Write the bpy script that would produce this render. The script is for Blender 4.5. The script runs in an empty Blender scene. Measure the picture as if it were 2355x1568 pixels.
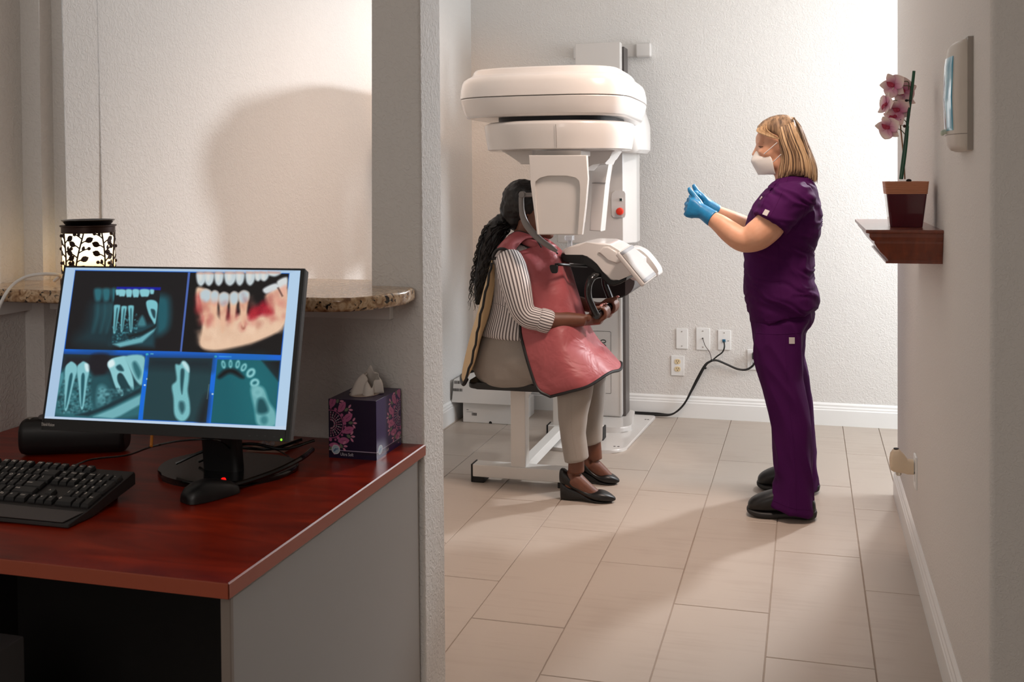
import bpy, bmesh, math, random
import numpy as np
from mathutils import Vector, Matrix, noise as mnoise
from mathutils.bvhtree import BVHTree
random.seed(7)
sc = bpy.context.scene
col = sc.collection
PI = math.pi
# ---------------------------------------------------------------- camera
FPX, PYC, CAMH = 2425.825, 456.378, 1.40
YAW, PITCH, ROLL = 0.27387892, 0.02086144, -0.00769865
fw = Vector((-math.sin(YAW)*math.cos(PITCH), math.cos(YAW)*math.cos(PITCH), -math.sin(PITCH)))
r0 = Vector((math.cos(YAW), math.sin(YAW), 0)); u0 = r0.cross(fw)
rt = r0*math.cos(ROLL)+u0*math.sin(ROLL); up = u0*math.cos(ROLL)-r0*math.sin(ROLL)
CAM = Vector((0, 0, CAMH))
cd = bpy.data.cameras.new('camera'); cam = bpy.data.objects.new('camera', cd); col.objects.link(cam)
cd.sensor_width = 36; cd.lens = FPX*36/2355; cd.shift_y = (PYC-784)/2355; cd.clip_start = .05
m = Matrix((rt, up, -fw)).transposed().to_4x4(); m.translation = CAM; cam.matrix_world = m
cd.dof.use_dof = True; cd.dof.focus_distance = 4.5; cd.dof.aperture_fstop = 16
sc.camera = cam
# ---------------------------------------------------------------- world, lights, exposure
sc.view_settings.view_transform = 'Standard'; sc.view_settings.look = 'None'
sc.view_settings.gamma = 1; sc.view_settings.use_curve_mapping = False
sc.view_settings.exposure = -0.02
w = bpy.data.worlds.new('world'); sc.world = w; w.use_nodes = True
w.node_tree.nodes['Background'].inputs[0].default_value = (.75, .85, 1, 1)
w.node_tree.nodes['Background'].inputs[1].default_value = .3
def light(name, kind, loc, energy, color, target=None, **kw):
    l = bpy.data.lights.new(name, kind); l.energy = energy; l.color = color
    for k, v in kw.items(): setattr(l, k, v)
    o = bpy.data.objects.new(name, l); o.location = loc; col.objects.link(o)
    if target is not None:
        o.rotation_euler = (Vector(target)-Vector(loc)).to_track_quat('-Z', 'Y').to_euler()
    return o
# bright lamp on a stand in the alcove beyond the right wall, turned towards the scanner and the left wall
light('alcove_lamp', 'SPOT', (.66, 5.95, 2.17), 285, (.95, .97, 1.0), (-1.22, 2.42, 1.5), spot_size=math.radians(120), spot_blend=1.0, shadow_soft_size=.075)
# daylight of the alcove's side window
light('alcove_daylight', 'AREA', (2.15, 5.25, 1.45), 66, (.86, .93, 1.0), (-1, 5.75, 1.0), shape='RECTANGLE', size=.8, size_y=1.6)
# warm ceiling light of the scan room
light('ceiling_light_scan', 'SPOT', (.05, 3.8, 2.68), 190, (1.0, .78, .66), (-1.6, 4.3, .35), spot_size=math.radians(104), spot_blend=.9, shadow_soft_size=.22)
light('desk_fill_light', 'AREA', (-.5, -1.3, 2.0), 18, (1.0, .92, .86), (-1.0, 2.4, .9), shape='SQUARE', size=1.2)  # unseen fill lamp behind the camera, added to brighten the desk side
light('corner_glow_spot', 'SPOT', (-1.2, 3.3, 2.70), 90, (1.0, .62, .40), (-1.95, 5.7, 1.55), spot_size=math.radians(38), spot_blend=1.0, shadow_soft_size=.05)  # unseen spot, added to put a warm glow into the far left corner

# ---------------------------------------------------------------- helpers
def ray(x, y): return fw+rt*((x-1177.5)/FPX)-up*((y-PYC)/FPX)
def P(x, y, Y): d = ray(x, y); return CAM+d*(Y/d.y)
def PX(x, y, X): d = ray(x, y); return CAM+d*(X/d.x)
def PZ(x, y, Z): d = ray(x, y); return CAM+d*((Z-CAMH)/d.z)
def lin(c):
    return tuple(((v/255/12.92) if v/255 <= .04045 else ((v/255+.055)/1.055)**2.4) for v in c)
MATS = {}
def mat(name, rgb, rough=.5, metal=0, spec=.5, coat=0, var=None, bump=None, emit=None, trans=0, alpha=1, sheen=0):
    """rgb in sRGB 0-255. var=(rgb2, scale xyz, detail, contrast) mottles the colour; bump=(scale, strength, distance, detail)"""
    m = bpy.data.materials.new(name); m.use_nodes = True; nt = m.node_tree; b = nt.nodes['Principled BSDF']
    b.inputs['Base Color'].default_value = (*lin(rgb), 1); b.inputs['Roughness'].default_value = rough
    b.inputs['Metallic'].default_value = metal; b.inputs['Specular IOR Level'].default_value = spec
    b.inputs['Coat Weight'].default_value = coat; b.inputs['Transmission Weight'].default_value = trans
    b.inputs['Alpha'].default_value = alpha; b.inputs['Sheen Weight'].default_value = sheen
    tc = nt.nodes.new('ShaderNodeTexCoord')
    if var:
        rgb2, scl, det, con = var
        mp = nt.nodes.new('ShaderNodeMapping'); mp.inputs['Scale'].default_value = scl if isinstance(scl, tuple) else (scl,)*3
        nt.links.new(tc.outputs['Object'], mp.inputs[0])
        n = nt.nodes.new('ShaderNodeTexNoise'); n.inputs['Scale'].default_value = 1; n.inputs['Detail'].default_value = det
        nt.links.new(mp.outputs[0], n.inputs['Vector'])
        cr = nt.nodes.new('ShaderNodeValToRGB')
        cr.color_ramp.elements[0].position = .5-con; cr.color_ramp.elements[1].position = .5+con
        cr.color_ramp.elements[0].color = (*lin(rgb), 1); cr.color_ramp.elements[1].color = (*lin(rgb2), 1)
        nt.links.new(n.outputs['Fac'], cr.inputs[0]); nt.links.new(cr.outputs[0], b.inputs['Base Color'])
    if bump:
        scl, st, dist, det = bump
        mp = nt.nodes.new('ShaderNodeMapping'); mp.inputs['Scale'].default_value = scl if isinstance(scl, tuple) else (scl,)*3
        nt.links.new(tc.outputs['Object'], mp.inputs[0])
        n = nt.nodes.new('ShaderNodeTexNoise'); n.inputs['Scale'].default_value = 1; n.inputs['Detail'].default_value = det
        n.inputs['Distortion'].default_value = .6
        nt.links.new(mp.outputs[0], n.inputs['Vector'])
        bp = nt.nodes.new('ShaderNodeBump'); bp.inputs['Strength'].default_value = st; bp.inputs['Distance'].default_value = dist
        nt.links.new(n.outputs['Fac'], bp.inputs['Height']); nt.links.new(bp.outputs[0], b.inputs['Normal'])
    if emit:
        b.inputs['Emission Color'].default_value = (*lin(emit[0]), 1); b.inputs['Emission Strength'].default_value = emit[1]
    MATS[name] = m; return m
def tag(o, label=None, cat=None, group=None, kind=None):
    for k, v in (('label', label), ('category', cat), ('group', group), ('kind', kind)):
        if v: o[k] = v
    return o
WORLD = {}
def thing(name, label, cat, loc, group=None):
    o = bpy.data.objects.new(name, None); o.empty_display_size = .05; o.location = loc; col.objects.link(o)
    WORLD[o.name] = Vector(loc); return tag(o, label, cat, group)
def obj(name, bm, m, parent=None, smooth=True, sub=0, angle=40, label=None, cat=None, group=None, kind=None, me=None):
    """links a bmesh built in world coordinates as one mesh object, its origin at its parent or at its own foot"""
    if me is None:
        bmesh.ops.recalc_face_normals(bm, faces=bm.faces)
        if not smooth or angle:
            for e in bm.edges:
                if len(e.link_faces) == 2 and e.calc_face_angle(0) > math.radians(angle): e.smooth = False
        me = bpy.data.meshes.new(name); bm.to_mesh(me); bm.free()
    mm = m if isinstance(m, (list, tuple)) else [m]
    for x in mm: me.materials.append(x)
    vs = np.empty(len(me.vertices)*3, dtype=np.float32); me.vertices.foreach_get('co', vs); vs = vs.reshape(-1, 3)
    o = bpy.data.objects.new(name, me); col.objects.link(o)
    if parent is not None:
        off = WORLD[parent.name]; o.parent = parent; WORLD[o.name] = off
    else:
        off = Vector(((vs[:, 0].min()+vs[:, 0].max())/2, (vs[:, 1].min()+vs[:, 1].max())/2, vs[:, 2].min()))
        o.location = off; WORLD[o.name] = off
    vs -= np.array(off, dtype=np.float32); me.vertices.foreach_set('co', vs.ravel())
    if smooth: me.polygons.foreach_set('use_smooth', [True]*len(me.polygons))
    if smooth and not sub and bm is not None:
        wn = o.modifiers.new('wn', 'WEIGHTED_NORMAL'); wn.keep_sharp = True; wn.weight = 80
    if sub:
        s = o.modifiers.new('sub', 'SUBSURF'); s.levels = sub; s.render_levels = sub
    me.update()
    return tag(o, label, cat, group, kind)
def B(): return bmesh.new()
def box(bm, x0, x1, y0, y1, z0, z1, bev=0, seg=2, mi=0, mx=None):
    vs = [bm.verts.new(Vector((x, y, z)) if mx is None else mx @ Vector((x, y, z))) for x in (x0, x1) for y in (y0, y1) for z in (z0, z1)]
    fs = [bm.faces.new([vs[i] for i in q]) for q in ((0, 1, 3, 2), (4, 6, 7, 5), (0, 4, 5, 1), (2, 3, 7, 6), (0, 2, 6, 4), (1, 5, 7, 3))]
    for f in fs: f.material_index = mi
    if bev:
        es = list({e for f in fs for e in f.edges})
        bmesh.ops.bevel(bm, geom=es, offset=bev, segments=seg, profile=.5, affect='EDGES', clamp_overlap=True)
def loft(bm, rings, cap=True, closed=True, mi=0):
    uv = bm.loops.layers.uv.verify()
    vr = [[bm.verts.new(p) for p in r] for r in rings]; n = len(vr[0]); L = len(vr)
    for i in range(L-1):
        for j in range(n if closed else n-1):
            k = (j+1) % n
            try: f = bm.faces.new((vr[i][j], vr[i][k], vr[i+1][k], vr[i+1][j]))
            except ValueError: continue
            f.material_index = mi
            for lp, (a, b) in zip(f.loops, ((j, i), (j+1, i), (j+1, i+1), (j, i+1))): lp[uv].uv = (a/n, b/(L-1))
    if cap and closed:
        for r in (vr[0], vr[-1]):
            try: bm.faces.new(r).material_index = mi
            except ValueError: pass
    return vr
def ring(c, a, b, n=24, e=2.0):
    """ellipse (superellipse for e>2) around c on the half axes a and b"""
    out = []
    for i in range(n):
        t = 2*PI*i/n; ct, st = math.cos(t), math.sin(t)
        out.append(c+a*(math.copysign(abs(ct)**(2/e), ct))+b*(math.copysign(abs(st)**(2/e), st)))
    return out
def sil(f, b, Y, wd, n=24, e=2.2):
    """horizontal body section from its front and back outline points seen at depth Y, half width wd"""
    pf, pb = P(*f, Y), P(*b, Y); return ring((pf+pb)/2, (pf-pb)/2, Vector((0, wd, 0)), n, e)
def spline(pts, k=6):
    """Catmull-Rom through vectors"""
    pts = [Vector(p) for p in pts]; out = []
    q = [pts[0]*2-pts[1]]+pts+[pts[-1]*2-pts[-2]]
    for i in range(1, len(q)-2):
        for j in range(k):
            t = j/k; a, b, c, d = q[i-1], q[i], q[i+1], q[i+2]
            out.append(.5*((2*b)+(c-a)*t+(2*a-5*b+4*c-d)*t*t+(3*b-a-3*c+d)*t**3))
    out.append(pts[-1]); return out
def tube(bm, pts, rad, n=10, flat=1.0, ref=None, mi=0, cap=True):
    """tapered tube; rad a number or a list; flat squashes the second axis; ref the direction of the first axis"""
    pts = [Vector(p) for p in pts]; L = len(pts); rr = rad if isinstance(rad, (list, tuple)) else [rad]*L
    if len(rr) != L: rr = [float(np.interp(i/(L-1), np.linspace(0, 1, len(rr)), rr)) for i in range(L)]
    t0 = (pts[1]-pts[0]).normalized()
    a = Vector(ref) if ref is not None else (Vector((0, 0, 1)) if abs(t0.z) < .8 else Vector((0, 1, 0)))
    rings = []
    for i in range(L):
        t = (pts[min(i+1, L-1)]-pts[max(i-1, 0)]).normalized()
        a = (a-t*a.dot(t)); a = a.normalized() if a.length > 1e-6 else t.orthogonal().normalized()
        b = t.cross(a); rings.append(ring(pts[i], a*rr[i], b*rr[i]*flat, n))
    return loft(bm, rings, cap, mi=mi)
def ball(bm, c, rx, ry=None, rz=None, seg=16, mi=0, rot=None):
    ry = rx if ry is None else ry; rz = rx if rz is None else rz; c = Vector(c)
    r = bmesh.ops.create_uvsphere(bm, u_segments=seg, v_segments=max(6, seg*2//3), radius=1)
    M = Matrix.Translation(c) @ (rot.to_4x4() if rot is not None else Matrix.Identity(4)) @ Matrix.Diagonal((rx, ry, rz, 1))
    bmesh.ops.transform(bm, matrix=M, verts=r['verts'])
    for v in r['verts']:
        for f in v.link_faces: f.material_index = mi
def prism(bm, poly, y0, y1, bev=0, seg=3, mi=0, taper=1.0):
    """outline in the XZ plane (list of (x,z)) drawn out along Y"""
    cx = sum(p[0] for p in poly)/len(poly); cz = sum(p[1] for p in poly)/len(poly)
    a = [bm.verts.new((x, y0, z)) for x, z in poly]; b = [bm.verts.new((cx+(x-cx)*taper, y1, cz+(z-cz)*taper)) for x, z in poly]
    fs = [bm.faces.new(a), bm.faces.new(b[::-1])]; n = len(a)
    for i in range(n): fs.append(bm.faces.new((a[i], b[i], b[(i+1) % n], a[(i+1) % n])))
    for f in fs: f.material_index = mi
    if bev:
        es = list(fs[0].edges)+list(fs[1].edges)
        bmesh.ops.bevel(bm, geom=es, offset=bev, segments=seg, profile=.5, affect='EDGES', clamp_overlap=True)
def pxz(pts, Y): return [(lambda q: (q.x, q.z))(P(x, y, Y)) for x, y in pts]
def slab(bm, poly, z0, z1, bev=0, seg=2, mi=0, inset=0):
    """outline in plan (x,y) drawn up in Z"""
    a = [bm.verts.new((x, y, z0)) for x, y in poly]; b = [bm.verts.new((x, y, z1)) for x, y in poly]
    fs = [bm.faces.new(a[::-1]), bm.faces.new(b)]; n = len(a)
    for i in range(n): fs.append(bm.faces.new((a[i], a[(i+1) % n], b[(i+1) % n], b[i])))
    for f in fs: f.material_index = mi
    if bev: bmesh.ops.bevel(bm, geom=list(fs[1].edges)+list(fs[0].edges), offset=bev, segments=seg, profile=.5, affect='EDGES', clamp_overlap=True)
def lathe(bm, prof, c, n=32, mi=0, cap=True):
    c = Vector(c); loft(bm, [[c+Vector((r*math.cos(2*PI*i/n), r*math.sin(2*PI*i/n), z)) for i in range(n)] for r, z in prof], cap=cap, mi=mi)
def cyl(bm, p0, p1, r, n=16, mi=0): tube(bm, [p0, p1], r, n, mi=mi)
def smoothpoly(pts, k=4, closed=True):
    q = [Vector((x, y, 0)) for x, y in pts]
    if not closed: return [(p.x, p.y) for p in spline(q, k)]
    n = len(q); out = []
    for i in range(n):
        a, b, c, d = q[i-1], q[i], q[(i+1) % n], q[(i+2) % n]
        for j in range(k):
            t = j/k; v = .5*((2*b)+(c-a)*t+(2*a-5*b+4*c-d)*t*t+(3*b-a-3*c+d)*t**3); out.append((v.x, v.y))
    return out
def roundpoly(pts, r, k=4):
    """rounds the corners of an outline by r"""
    out = []; n = len(pts)
    for i in range(n):
        p = Vector((*pts[i], 0)); a = Vector((*pts[i-1], 0))-p; b = Vector((*pts[(i+1) % n], 0))-p
        d = min(r, a.length*.45, b.length*.45); s = p+a.normalized()*d; e = p+b.normalized()*d
        for j in range(k+1):
            t = j/k; v = s*(1-t)**2+p*2*t*(1-t)+e*t*t; out.append((v.x, v.y))
    return out
def fuse(bm, voxel=.006, it=6, wr=None):
    """joins overlapping closed shapes of a bmesh into one continuous surface; returns a mesh. wr=(amp, scale) folds it slightly"""
    bmesh.ops.recalc_face_normals(bm, faces=bm.faces)
    me = bpy.data.meshes.new('tmp'); bm.to_mesh(me); bm.free()
    o = bpy.data.objects.new('tmp', me); col.objects.link(o)
    r = o.modifiers.new('r', 'REMESH'); r.mode = 'VOXEL'; r.voxel_size = voxel; r.use_smooth_shade = True
    s = o.modifiers.new('s', 'SMOOTH'); s.factor = .5; s.iterations = it
    dg = bpy.context.evaluated_depsgraph_get(); ev = o.evaluated_get(dg)
    out = bpy.data.meshes.new_from_object(ev, depsgraph=dg)
    bpy.data.objects.remove(o); bpy.data.meshes.remove(me)
    if wr:
        amp, fn = wr; out.update(); nv = len(out.vertices)
        nr = np.empty(nv*3, dtype=np.float32); out.vertex_normals.foreach_get('vector', nr)
        co = np.empty(nv*3, dtype=np.float32); out.vertices.foreach_get('co', co)
        co = co.reshape(-1, 3); nr = nr.reshape(-1, 3)
        d = np.array([fn(Vector(c)) for c in co], dtype=np.float32)*amp
        co += nr*d[:, None]; out.vertices.foreach_set('co', co.ravel()); out.update()
    return out
def ridged(v, s):
    return 1-2*abs(mnoise.noise(Vector((v.x*s[0], v.y*s[1], v.z*s[2]))))-.55
def bvh_of(*objs):
    """surfaces of finished objects, for laying seams and tags on cloth"""
    vs, fs = [], []
    for o in objs:
        off = WORLD[o.name]; n = len(vs)
        vs += [v.co+off for v in o.data.vertices]; fs += [[i+n for i in p.vertices] for p in o.data.polygons]
    return BVHTree.FromPolygons(vs, fs)
def hit(bv, x, y):
    l, nrm, _, _ = bv.ray_cast(CAM, ray(x, y).normalized()); return l, nrm
def seam(bm, bv, pts, r, k=6, lift=.0, n=6):
    q = [hit(bv, p.x, p.y) for p in spline([Vector((x, y, 0)) for x, y in pts], k)]
    q = [l+nn*lift for l, nn in q if l is not None]
    if len(q) > 2: tube(bm, q, r, n)
def patch(bm, bv, x, y, wx, wz, th=.002, tilt=0):
    """small flat tag lying on a surface"""
    l, n = hit(bv, x, y)
    if l is None: return
    rx = Vector((0, 0, 1)).cross(n).normalized(); uz = n.cross(rx)
    c, s = math.cos(tilt), math.sin(tilt); rx, uz = rx*c+uz*s, uz*c-rx*s
    M = Matrix((rx, uz, n)).transposed().to_4x4(); M.translation = l
    box(bm, -wx/2, wx/2, -wz/2, wz/2, -.001, th, mx=M)
def text_mesh(bm, s, size, M, ext=.0004, mi=0, font_align='LEFT', sx=1.0):
    cu = bpy.data.curves.new('t', 'FONT'); cu.body = s; cu.size = size; cu.extrude = ext; cu.align_x = font_align; cu.resolution_u = 3
    o = bpy.data.objects.new('t', cu); col.objects.link(o)
    dg = bpy.context.evaluated_depsgraph_get(); me = bpy.data.meshes.new_from_object(o.evaluated_get(dg), depsgraph=dg)
    n0 = len(bm.verts); nf = len(bm.faces); bm.from_mesh(me); bm.verts.ensure_lookup_table(); bm.faces.ensure_lookup_table()
    vs = bm.verts[n0:]; bmesh.ops.transform(bm, matrix=M @ Matrix.Diagonal((sx, 1, 1, 1)), verts=vs)
    for f in bm.faces[nf:]: f.material_index = mi
    bpy.data.objects.remove(o); bpy.data.curves.remove(cu); bpy.data.meshes.remove(me)
def frame(o, x, y):
    """matrix with given origin, x axis and y axis"""
    x = Vector(x).normalized(); y = Vector(y); y = (y-x*y.dot(x)).normalized(); z = x.cross(y)
    M = Matrix((x, y, z)).transposed().to_4x4(); M.translation = Vector(o); return M
# ---------------------------------------------------------------- materials
def wall_mat(name, rgb, scale=60, st=.36, dist=.003):
    m = mat(name, rgb, rough=.75, spec=.25)
    nt = m.node_tree; b = nt.nodes['Principled BSDF']; tc = nt.nodes.new('ShaderNodeTexCoord')
    n = nt.nodes.new('ShaderNodeTexNoise'); n.inputs['Scale'].default_value = scale; n.inputs['Detail'].default_value = 2
    n.inputs['Distortion'].default_value = 1.4; nt.links.new(tc.outputs['Object'], n.inputs['Vector'])
    cr = nt.nodes.new('ShaderNodeValToRGB'); cr.color_ramp.elements[0].position = .42; cr.color_ramp.elements[1].position = .62
    cr.color_ramp.interpolation = 'EASE'
    nt.links.new(n.outputs['Fac'], cr.inputs[0])
    bp = nt.nodes.new('ShaderNodeBump'); bp.inputs['Strength'].default_value = st; bp.inputs['Distance'].default_value = dist
    nt.links.new(cr.outputs[0], bp.inputs['Height']); nt.links.new(bp.outputs[0], b.inputs['Normal'])
    return m
W_WALL = wall_mat('wall_plaster', (227, 224, 220))
W_FINE = wall_mat('wall_plaster_fine', (226, 222, 217), 90, .3, .003)
CEIL = mat('ceiling_paint', (235, 232, 228), .8)
TRIMW = mat('trim_white', (242, 242, 240), .35)
def tile_mat():
    m = mat('floor_tile', (203, 192, 180), .42, spec=.35); nt = m.node_tree; b = nt.nodes['Principled BSDF']
    tc = nt.nodes.new('ShaderNodeTexCoord'); mp = nt.nodes.new('ShaderNodeMapping'); mp.inputs['Scale'].default_value = (3, 45, 3)
    oi = nt.nodes.new('ShaderNodeObjectInfo'); nt.links.new(tc.outputs['Object'], mp.inputs[0])
    n = nt.nodes.new('ShaderNodeTexNoise'); n.inputs['Scale'].default_value = 1; n.inputs['Detail'].default_value = 4; n.noise_dimensions = '4D'
    nt.links.new(mp.outputs[0], n.inputs['Vector']); nt.links.new(oi.outputs['Random'], n.inputs['W'])
    n2 = nt.nodes.new('ShaderNodeTexNoise'); n2.inputs['Scale'].default_value = 5; nt.links.new(tc.outputs['Object'], n2.inputs['Vector'])
    ad = nt.nodes.new('ShaderNodeMath'); ad.operation = 'ADD'; nt.links.new(n.outputs['Fac'], ad.inputs[0]); nt.links.new(n2.outputs['Fac'], ad.inputs[1])
    cr = nt.nodes.new('ShaderNodeValToRGB'); e = cr.color_ramp.elements
    e[0].position = .7; e[1].position = 1.3; e[0].color = (*lin((175, 161, 149)), 1); e[1].color = (*lin((182, 169, 157)), 1)
    nt.links.new(ad.outputs[0], cr.inputs[0]); nt.links.new(cr.outputs[0], b.inputs['Base Color'])
    return m
TILE = tile_mat(); GROUT = mat('grout', (166, 151, 138), .9)
XL, XR, YB, YP, YP2, HC = -1.97, .37, 6.12, 2.42, 2.572, 2.74
def struct(name, bm, m, **k): return obj(name, bm, m, kind='structure', **k)
# floor slab and its tiles
bm = B(); box(bm, -3.2, 2.4, -1.6, 6.3, -.08, -.004); floor = struct('floor', bm, GROUT)
def cut_tiles(x0, x1, y0, y1):
    tw, tl = .3035, .9; g = .0016
    for i in range(-16, 12):
        xa = .181+(i)*tw; xb = xa+tw; a, b = max(xa, x0), min(xb, x1)
        if b-a < .02: continue
        off = .105-.314*i
        for j in range(-12, 14):
            ya = off+j*tl; c, d = max(ya, y0), min(ya+tl, y1)
            if d-c < .02: continue
            bm = B(); h = random.uniform(-.0004, .0004)
            box(bm, a+g, b-g, c+g, d-g, -.006, h)
            t = [e for e in bm.edges if all(v.co.z > -.003 for v in e.verts)]
            bmesh.ops.bevel(bm, geom=t, offset=.0015, segments=1, affect='EDGES')
            obj('tile', bm, TILE, floor, smooth=False)
cut_tiles(XL, XR, YP2+.01, YB); cut_tiles(-.90, XR, .6, YP2+.01); cut_tiles(XR, 2.2, 4.83, YB)
bm = B(); box(bm, -3.2, 2.4, -1.6, 6.3, HC, HC+.1); struct('ceiling', bm, CEIL)
bm = B(); box(bm, -2.2, 2.4, YB, YB+.15, -.004, HC); struct('wall_back', bm, W_WALL)
bm = B(); box(bm, XL-.15, XL, YP2-.2, YB, -.004, HC); struct('wall_left', bm, W_WALL)
bm = B(); box(bm, XR, 2.4, YP, 4.83, -.004, HC, .012, 3); struct('wall_right', bm, W_FINE)
bm = B(); box(bm, 2.2, 2.4, 4.83, YB, -.004, HC); struct('wall_alcove', bm, W_WALL)
bm = B(); box(bm, -2.23, -2.03, -1.6, YP, -.004, HC); struct('wall_desk', bm, W_WALL)
bm = B(); box(bm, -2.23, 2.4, -1.75, -1.6, -.004, HC); struct('wall_rear', bm, W_WALL)
bm = B(); box(bm, 2.2, 2.4, -1.6, YP, -.004, HC); struct('wall_far_right', bm, W_WALL)
# partition: half wall, two piers and a header around the service opening
bm = B()
x0, xa, xb, x1 = -2.2, -1.938, -1.034, -.91
prism(bm, [(x0, -.004), (x1, -.004), (x1, HC), (xb, HC), (xb, 1.095), (xa, 1.095), (xa, HC), (x0, HC)], YP, YP2, .009, 3)
box(bm, xa-.05, xb+.05, YP+.002, YP2-.002, 2.30, HC)
struct('wall_partition', bm, W_WALL)
# baseboards with a stepped top
def baseboard(name, p0, p1, n, h=.125, t=.016):
    p0, p1, n = Vector(p0), Vector(p1), Vector(n); bm = B()
    prof = [(0, 0), (t, 0), (t, h*.68), (t*.8, h*.72), (t*.8, h*.78), (t*.55, h*.84), (t*.55, h*.92), (t*.2, h), (0, h)]
    loft(bm, [[p+n*a+Vector((0, 0, z)) for a, z in prof] for p in (p0, p1)])
    struct(name, bm, TRIMW, smooth=False)
baseboard('baseboard_back', (XL, YB, 0), (2.2, YB, 0), (0, -1, 0))
baseboard('baseboard_left', (XL, YP2, 0), (XL, YB-.016, 0), (1, 0, 0))
baseboard('baseboard_right', (XR, YP-.0, 0), (XR, 4.83+.016, 0), (-1, 0, 0))
baseboard('baseboard_alcove', (XR-.0, 4.83, 0), (2.2, 4.83, 0), (0, 1, 0))
# white ledger under the counter
bm = B(); box(bm, -2.03, -.985, 2.395, YP, 1.052, 1.099, .002); struct('trim_1', bm, TRIMW)
bm = B(); box(bm, -2.03, -2.008, 1.2, 2.395, 1.052, 1.099, .002); struct('trim_2', bm, TRIMW)
# granite counter through the opening
def granite():
    m = mat('granite', (190, 160, 128), .18, coat=.3); nt = m.node_tree; b = nt.nodes['Principled BSDF']; tc = nt.nodes.new('ShaderNodeTexCoord')
    def nz(s, d):
        n = nt.nodes.new('ShaderNodeTexNoise'); n.inputs['Scale'].default_value = s; n.inputs['Detail'].default_value = d; n.inputs['Distortion'].default_value = .8
        nt.links.new(tc.outputs['Object'], n.inputs['Vector']); return n
    def ramp(n, st):
        cr = nt.nodes.new('ShaderNodeValToRGB'); e = cr.color_ramp.elements
        while len(e) < len(st): e.new(.5)
        for k, (p, c) in enumerate(st): e[k].position = p; e[k].color = (*lin(c), 1)
        nt.links.new(n.outputs['Fac'], cr.inputs[0]); return cr
    r1 = ramp(nz(55, 3), [(.30, (120, 84, 58)), (.46, (186, 150, 112)), (.58, (214, 186, 152)), (.72, (172, 140, 108))])
    r2 = ramp(nz(75, 2), [(.60, (0, 0, 0)), (.66, (255, 255, 255))])
    mx = nt.nodes.new('ShaderNodeMix'); mx.data_type = 'RGBA'
    nt.links.new(r2.outputs[0], mx.inputs['Factor']); nt.links.new(r1.outputs[0], mx.inputs['A']); mx.inputs['B'].default_value = (*lin((34, 26, 22)), 1)
    nt.links.new(mx.outputs['Result'], b.inputs['Base Color']); return m
GRAN = granite()
pl = [(-2.029, 2.165), (-1.3, 2.142), (-1.04, 2.146), (-.985, 2.165), (-.945, 2.21), (-.925, 2.27), (-.918, 2.33), (-.922, 2.40), (-.935, 2.418), (-1.036, 2.418), (-1.036, 2.566), (-1.936, 2.566), (-1.936, 2.418), (-2.029, 2.418)]
bm = B(); slab(bm, pl, 1.0995, 1.132, .009, 3)
counter = obj('granite_counter', bm, GRAN, label='speckled tan granite counter ledge with rounded end passing through the wall opening', cat='counter', angle=60)
# electrical plates on the back wall
PLAST = mat('plastic_white', (238, 238, 236), .3); IVORY = mat('ivory', (226, 206, 166), .35); HOLE = mat('dark_hole', (25, 22, 20), .6)
BLACK = mat('black_plastic', (16, 16, 17), .42); BLKG = mat('black_gloss', (10, 10, 11), .2, coat=.4); METAL = mat('screw_metal', (190, 190, 188), .3, 1)
BLUEP = mat('blue_jack', (30, 96, 128), .35)
def wall_plate(name, label, x0, x1, z0, z1, cat='wall plate', screws=True, grp=None):
    t = thing(name, label, cat, ((x0+x1)/2, YB, z0), grp)
    bm = B(); box(bm, x0, x1, YB-.007, YB+.001, z0, z1, .003, 2); obj('cover_plate', bm, PLAST, t)
    if screws:
        for z in (z0+(z1-z0)*.14, z0+(z1-z0)*.86):
            bm = B(); cyl(bm, ((x0+x1)/2, YB-.009, z), ((x0+x1)/2, YB-.006, z), .0035, 10); obj('screw', bm, METAL, t)
    return t
wall_plate('blank_wall_plate', 'blank white wall plate, directly above the empty double outlet', -.738, -.671, .397, .514)
t = wall_plate('cable_wall_plate', 'tall white wall plate with a thin dark wire out of its centre', -.623, -.545, .394, .522)
bm = B(); cyl(bm, (-.585, YB-.012, .462), (-.585, YB-.006, .462), .004, 10); obj('wire_hole', bm, HOLE, t)
t = wall_plate('data_wall_plate', 'white wall plate with a blue data jack and black lead', -.500, -.427, .399, .5135)
bm = B(); box(bm, -.474, -.456, YB-.014, YB-.006, .444, .461, .002); obj('data_jack', bm, BLUEP, t)
bm = B(); text_mesh(bm, '...MF', .008, frame((-.452, YB-.0075, .449), (1, 0, 0), (0, 0, 1)), .0002); obj('print', bm, HOLE, t, smooth=False)
def sockets(t, cx, zc, m, side=None):
    for z in zc:
        bm = B(); lathe_r = .017
        loft(bm, [ring(Vector((cx, y, z)), Vector((r, 0, 0)), Vector((0, 0, r*.85)), 20, 2.6) for r, y in ((.018, YB-.006), (.0172, YB-.0095))])
        s = obj('socket', bm, m, t)
        bm = B()
        for dx in (-.006, .006): box(bm, cx+dx-.0012, cx+dx+.0012, YB-.0101, YB-.009, z, z+.008)
        box(bm, cx-.0022, cx+.0022, YB-.0101, YB-.009, z-.0095, z-.005); obj('slot', bm, HOLE, s, smooth=False)
t = wall_plate('power_outlet', 'white double outlet with ivory sockets, nothing plugged in, below the blank plate', -.768, -.692, .240, .3556, 'outlet', False)
sockets(t, -.73, (.322, .279), IVORY)
t = wall_plate('power_outlet', 'white outlet with a black plug in it, half hidden by the purple trouser leg', -.336, -.262, .292, .407, 'outlet', False)
sockets(t, -.299, (.375, .328), PLAST)
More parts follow.
